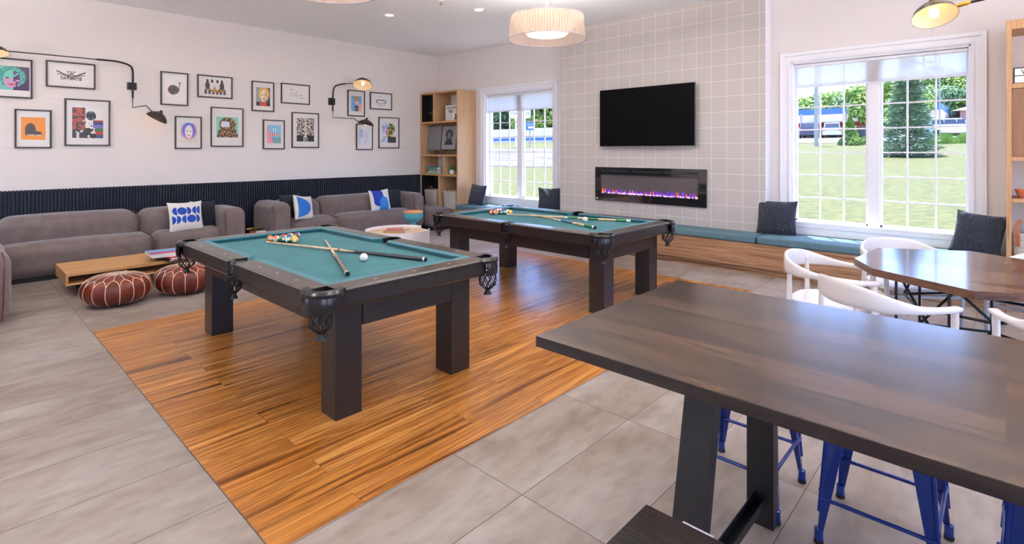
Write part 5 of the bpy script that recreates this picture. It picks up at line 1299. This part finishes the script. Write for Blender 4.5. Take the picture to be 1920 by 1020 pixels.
q.build('needles', t); q = MB(); q.tube([(0,0,0),(0,0,H*.95)], [.12,.02], 'bark', 8); q.build('trunk', t)
def shrub(px, py, d, w, h, m, label, cone=False, seed=1, n=900, s=.05):
    c = pix(px, py, d=d); g = gz(c.y); t = thing('clipped_cypress' if cone else 'round_shrub', label, 'shrub', (c.x,c.y,g)); rv = random.Random(seed); q = MB()
    for k in range(n):
        f = rv.random(); a = rv.uniform(0,2*PI)
        if cone: rr_ = w/2*(min(1, f*6+.5))*(1-f)**.6*rv.random()**.3; z = f*h
        else: al = math.acos(1-f*1.1) if f*1.1 < 2 else 1; rr_ = w/2*math.sin(min(al, PI/2+.3))*rv.uniform(.85,1); z = h*.5+h*.5*math.cos(al*1.6) if al*1.6 < PI else 0
        p = Vector((rr_*math.cos(a), rr_*math.sin(a), z+.03)); nn = Vector((rv.gauss(0,1), rv.gauss(0,1), rv.gauss(0,1))).normalized(); u = nn.orthogonal().normalized(); v = nn.cross(u); e = s*rv.uniform(.7,1.4)
        q.add([p-u*e, p+v*e*.7, p+u*e, p-v*e*.7], [(0,1,2,3)], m)
    q.build('foliage', t)
    q = MB(); q.tube([(0,0,0),(0,0,h*.5)], .03, 'bark', 6); q.build('stem', t)
shrub(1594, 272, 39.5, 1.35, 2.1, 'leaf_green', 'dark green pointed cypress on the lawn left of the central window bar', True, 5, 1400, .07)
shrub(1605, 273, 38.5, .95, .62, 'leaf_green', 'round light green shrub right of the pointed cypress', False, 6)
shrub(1622, 272, 39.5, .9, .55, 'leaf_green', 'round shrub beside the central bar of the right window', False, 7)
shrub(1578, 273, 39, .5, .5, 'leaf_dark', 'tiny dark shrub left of the pointed cypress', False, 8)
# tall grass bed
t = thing('ornamental_grass', 'bed of tall bright grass below the white car in the right window', 'grass', (0,0,0)); rv = random.Random(9); q = MB()
for k in range(2600):
    px = rv.uniform(1738, 1850); c = pix(px, 268, d=37+rv.uniform(-.8,1.2)); g = gz(c.y); h = rv.uniform(.4,.85)*(.75+.25*math.sin(px*.15)); lean = Vector((rv.uniform(-.35,.35), rv.uniform(-.3,.3), 0))
    q.add([(c.x-.03,c.y,g),(c.x+.03,c.y,g),(c.x+lean.x,c.y+lean.y,g+h)], [(0,1,2)], 'leaf_green')
o = q.build('grass_blades', t); o['kind'] = 'stuff'
# filling station
def bx(q, p0, p1, dep, z0, z1, m):     # wall-like slab between two plan points
    a, c = Vector((p0.x,p0.y,0)), Vector((p1.x,p1.y,0)); u = (c-a).normalized(); n = Vector((-u.y,u.x,0)); 
    if n.y < 0: n = -n
    n *= dep; P4 = [a,c,c+n,a+n]; q.hexa([(p.x,p.y,z0) for p in P4], [(p.x,p.y,z1) for p in P4], m)
t = thing('filling_station', 'white filling station with blue roof band and red stripe in the right window', 'building', (0,0,0))
A, B_ = pix(1440,208,Y=66), pix(1765,208,Y=66); z = lambda y, d: 1.5+(282.9-y)*d/994.1
dd = 57
q = MB(); bx(q, A, B_, 9, z(213,dd), z(202.5,dd), 'bldg_blue'); q.build('roof_band', t)
q = MB(); bx(q, A+Vector((0,.1,0)), B_+Vector((0,.1,0)), 8.8, z(228,dd), z(213,dd), 'bldg_white'); q.build('canopy', t)
A2, B2 = pix(1440,208,Y=67.5), pix(1660,208,Y=67.5)
q = MB(); bx(q, A2, B2, 7, gz(70), z(228,dd), 'bldg_white'); q.build('wall', t)
q = MB(); bx(q, A2-Vector((0,.06,0)), B2-Vector((0,.06,0)), .05, z(236,dd), z(228.5,dd), 'bldg_red'); q.build('red_stripe', t)
for a, c in ((1506,1536),(1549,1578),(1604,1626)): q = MB(); bx(q, pix(a,0,Y=67.42), pix(c,0,Y=67.42), .05, gz(70)+.2, z(238,dd+1), 'glass_dark'); q.build('window', t)
for a in (1492, 1500, 1584, 1590): q = MB(); bx(q, pix(a,0,Y=64), pix(a+3,0,Y=64), .2, gz(70), z(213,dd), 'pole_grey'); q.build('pillar', t)
t = thing('brick_building', 'low brown brick building right of the spruce in the right window', 'building', (0,0,0))
q = MB(); bx(q, pix(1735,0,Y=76), pix(1840,0,Y=76), 8, gz(80), z(214,60), 'bldg_brick'); q.build('wall', t); q = MB(); bx(q, pix(1735,0,Y=75.8), pix(1840,0,Y=75.8), 8.4, z(214,60), z(211,60), 'roof_grey'); q.build('roof', t)
t = thing('house', 'small house with pale gable roof at the far right of the right window', 'building', (0,0,0))
q = MB(); p0, p1 = pix(1800,0,Y=70), pix(1870,0,Y=70); bx(q, p0, p1, 6, gz(70), z(208,54), 'bldg_brick'); q.build('wall', t)
q = MB(); zz = z(208,54); q.add([(p0.x-.6,69.6,zz),(p1.x,69.6,zz),(p1.x,73,zz+1.1),(p0.x+2,73,zz+1.1),(p0.x-.6,76.6,zz),(p1.x,76.6,zz)], [(0,1,2,3),(3,2,5,4),(0,3,4),(1,5,2),(0,4,5,1)], 'roof_grey'); q.build('roof', t)
def car(px, d, label, paint, side=True, sc=1):
    c = pix(px, 283, d=d); g = gz(c.y)+.04; view = math.atan2(c.y, c.x); t = thing('car', label, 'car', (c.x,c.y,g), (view-PI/2) if side else view-PI/2+PI/2, 'cars beyond the lawn')
    L, Wd = 2.3*sc, .9
    q = MB(); prof = [(-L,.35),(L,.35),(L,.85),(L*.75,1.0),(L*.35,1.08),(-L*.95,1.1),(-L,.8)]; q.add([(x,-Wd,z_) for x,z_ in prof]+[(x,Wd,z_) for x,z_ in prof], [tuple(range(7)), tuple(range(13,6,-1))]+[(i,7+i,7+(i+1)%7,(i+1)%7) for i in range(7)], paint); q.build('car_body', t, bev=.06)
    q = MB(); prof = [(-L*.92,1.09),(L*.36,1.09),(L*.12,1.66),(-L*.78,1.68)]; q.add([(x,-Wd*.86 if z_ < 1.2 else -Wd*.78,z_) for x,z_ in prof]+[(x,Wd*.86 if z_ < 1.2 else Wd*.78,z_) for x,z_ in prof], [tuple(range(4)), tuple(range(7,3,-1))]+[(i,4+i,4+(i+1)%4,(i+1)%4) for i in range(4)], paint); cb = q.build('cabin', t, bev=.05)
    q = MB()
    for sy in (-1,1):
        for a, c2 in ((-.76,-.42),(-.38,-.05),(-.01,.20)): q.hexa([(a*L,sy*Wd*.86,1.14),(c2*L+.12,sy*Wd*.86,1.14),(c2*L+.12,sy*Wd*.84,1.15),(a*L,sy*Wd*.84,1.15)], [(a*L,sy*Wd*.81,1.57),(c2*L,sy*Wd*.81,1.57),(c2*L,sy*Wd*.79,1.57),(a*L,sy*Wd*.79,1.57)], 'glass_dark')
    q.hexa([(-L*.935,-.66,1.15),(-L*.925,-.66,1.15),(-L*.925,.66,1.15),(-L*.935,.66,1.15)], [(-L*.83,-.60,1.58),(-L*.82,-.60,1.58),(-L*.82,.60,1.58),(-L*.83,.60,1.58)], 'glass_dark'); q.build('car_window', t)
    for sx in (-.62,.62):
        for sy in (-1,1): q = MB(); q.lathe([(.0001,-.1),(.33,-.1),(.33,.1),(.0001,.1)], 'rubber', 18, Tm((sx*L, sy*(Wd-.08), .33), 0, PI/2)); q.build('wheel', t, smooth=40)
    for sy in (-.72,.72): q = MB(); q.box(-L-.02,-L+.04,sy-.1,sy+.1,.78,1.0,'tailred'); q.build('tail_lamp', t)
car(1560, 58, 'silver car seen from behind at the filling station, left part of the right window', 'car_silver', False)
car(1517, 59, 'dark blue-grey car at the filling station, partly behind the light pole', 'car_dark', False)
car(1795, 49, 'white estate car parked beyond the tall grass in the right window', 'car_white', True, 1.05)
t = thing('light_pole', 'thick grey light pole on the lawn edge at the left of the right window', 'pole', pix(1530.5, 272, d=40)); t.location.z = gz(t.location.y); q = MB(); q.tube([(0,0,0),(0,0,9)], [.15,.12], 'pole_grey', 12); q.build('pole', t, smooth=60)
t = thing('utility_pole', 'wooden utility pole with wires behind the blue spruce', 'pole', pix(1732, 240, d=66)); t.location.z = gz(62); q = MB(); q.tube([(0,0,0),(0,0,11)], [.18,.13], 'bark', 10); q.build('pole', t, smooth=60); q = MB(); q.box(-1.2,1.2,-.06,.06,9.6,9.8,'bark'); q.build('crossarm', t)
t = thing('street_pole', 'slim pale pole near the tall grass in the right window', 'pole', pix(1762, 266, d=39)); t.location.z = gz(t.location.y); q = MB(); q.tube([(0,0,0),(0,0,7)], .05, 'pole_grey', 8); q.build('pole', t, smooth=60)
for k, (ya, yb) in enumerate(((163,150),(170,160),(152,141))):
    a, c = pix(1440, ya, Y=63), pix(1860, yb, Y=63); q = MB(); q.tube([a, (a+c)/2-Vector((0,0,.3)), c], .02, 'rubber', 5); tag(q.build('overhead_wire'), ['middle overhead wire crossing the right window','lowest overhead wire crossing the right window','topmost overhead wire, seen through the right window blind'][k], 'wire', 'overhead wires')
# left window: white building, signs
t = thing('long_white_building', 'long low white building with a blue stripe in the left window', 'building', (0,0,0))
A, B_ = pix(880,0,Y=62), pix(1075,0,Y=62); dd = 85
q = MB(); bx(q, A, B_, 8, gz(70)-.4, z(242,dd), 'bldg_white'); q.build('wall', t)
q = MB(); bx(q, A-Vector((0,.08,0)), B_-Vector((0,.08,0)), .07, z(264,dd), z(259,dd), 'bldg_blue'); q.build('blue_stripe', t)
def sign(px, pybot, d, label): c = pix(px, pybot, d=d); tt = thing('roadside_sign', label, 'sign', (c.x, c.y, gz(c.y)), math.atan2(c.y, c.x)-PI/2); return tt, gz(c.y)
t, g = sign(967.5, 277, 60.6, 'white steakhouse sign on a white pole in the left window')
q = MB(); q.tube([(0,0,0),(0,0,3.4)], .12, 'bldg_white', 10); q.build('pole', t)
q = MB(); q.prism([(x,zz_) for x,zz_ in rrect(1.18, .95, .3, 5)], -.12, .12, 'bldg_white', Matrix.Translation((.5, 0, z(214,60.6)-g+.46)) @ Matrix.Rotation(PI/2,4,'X')); q.build('sign_board', t)
text('sign_lettering', 'STEAKHOUSE', .36, (.5,-.13,z(213,60.6)-g), (PI/2,0,0), 'sign_text', t); text('sign_lettering', 'PRIME', .36, (.5,-.13,z(207,60.6)-g+.12), (PI/2,0,0), 'sign_text', t) if 0 else None
t, g = sign(993.5, 271, 62, 'small blue and white sign on a pole right of the steakhouse sign')
q = MB(); q.tube([(0,0,0),(0,0,z(241,62)-g)], .07, 'pole_grey', 8); q.build('pole', t)
q = MB(); q.box(-.6,.52,-.08,.08,z(244,62)-g,z(229,62)-g,'bldg_blue'); q.build('sign_board', t)
q = MB(); q.box(-.2,.5,-.10,-.08,z(241,62)-g,z(237,62)-g,'bldg_white'); q.build('text_panel', t)
text('sign_lettering', "Aaron's", .24, (.1,-.09,z(233.5,62)-g), (PI/2,0,0), 'text_white', t)
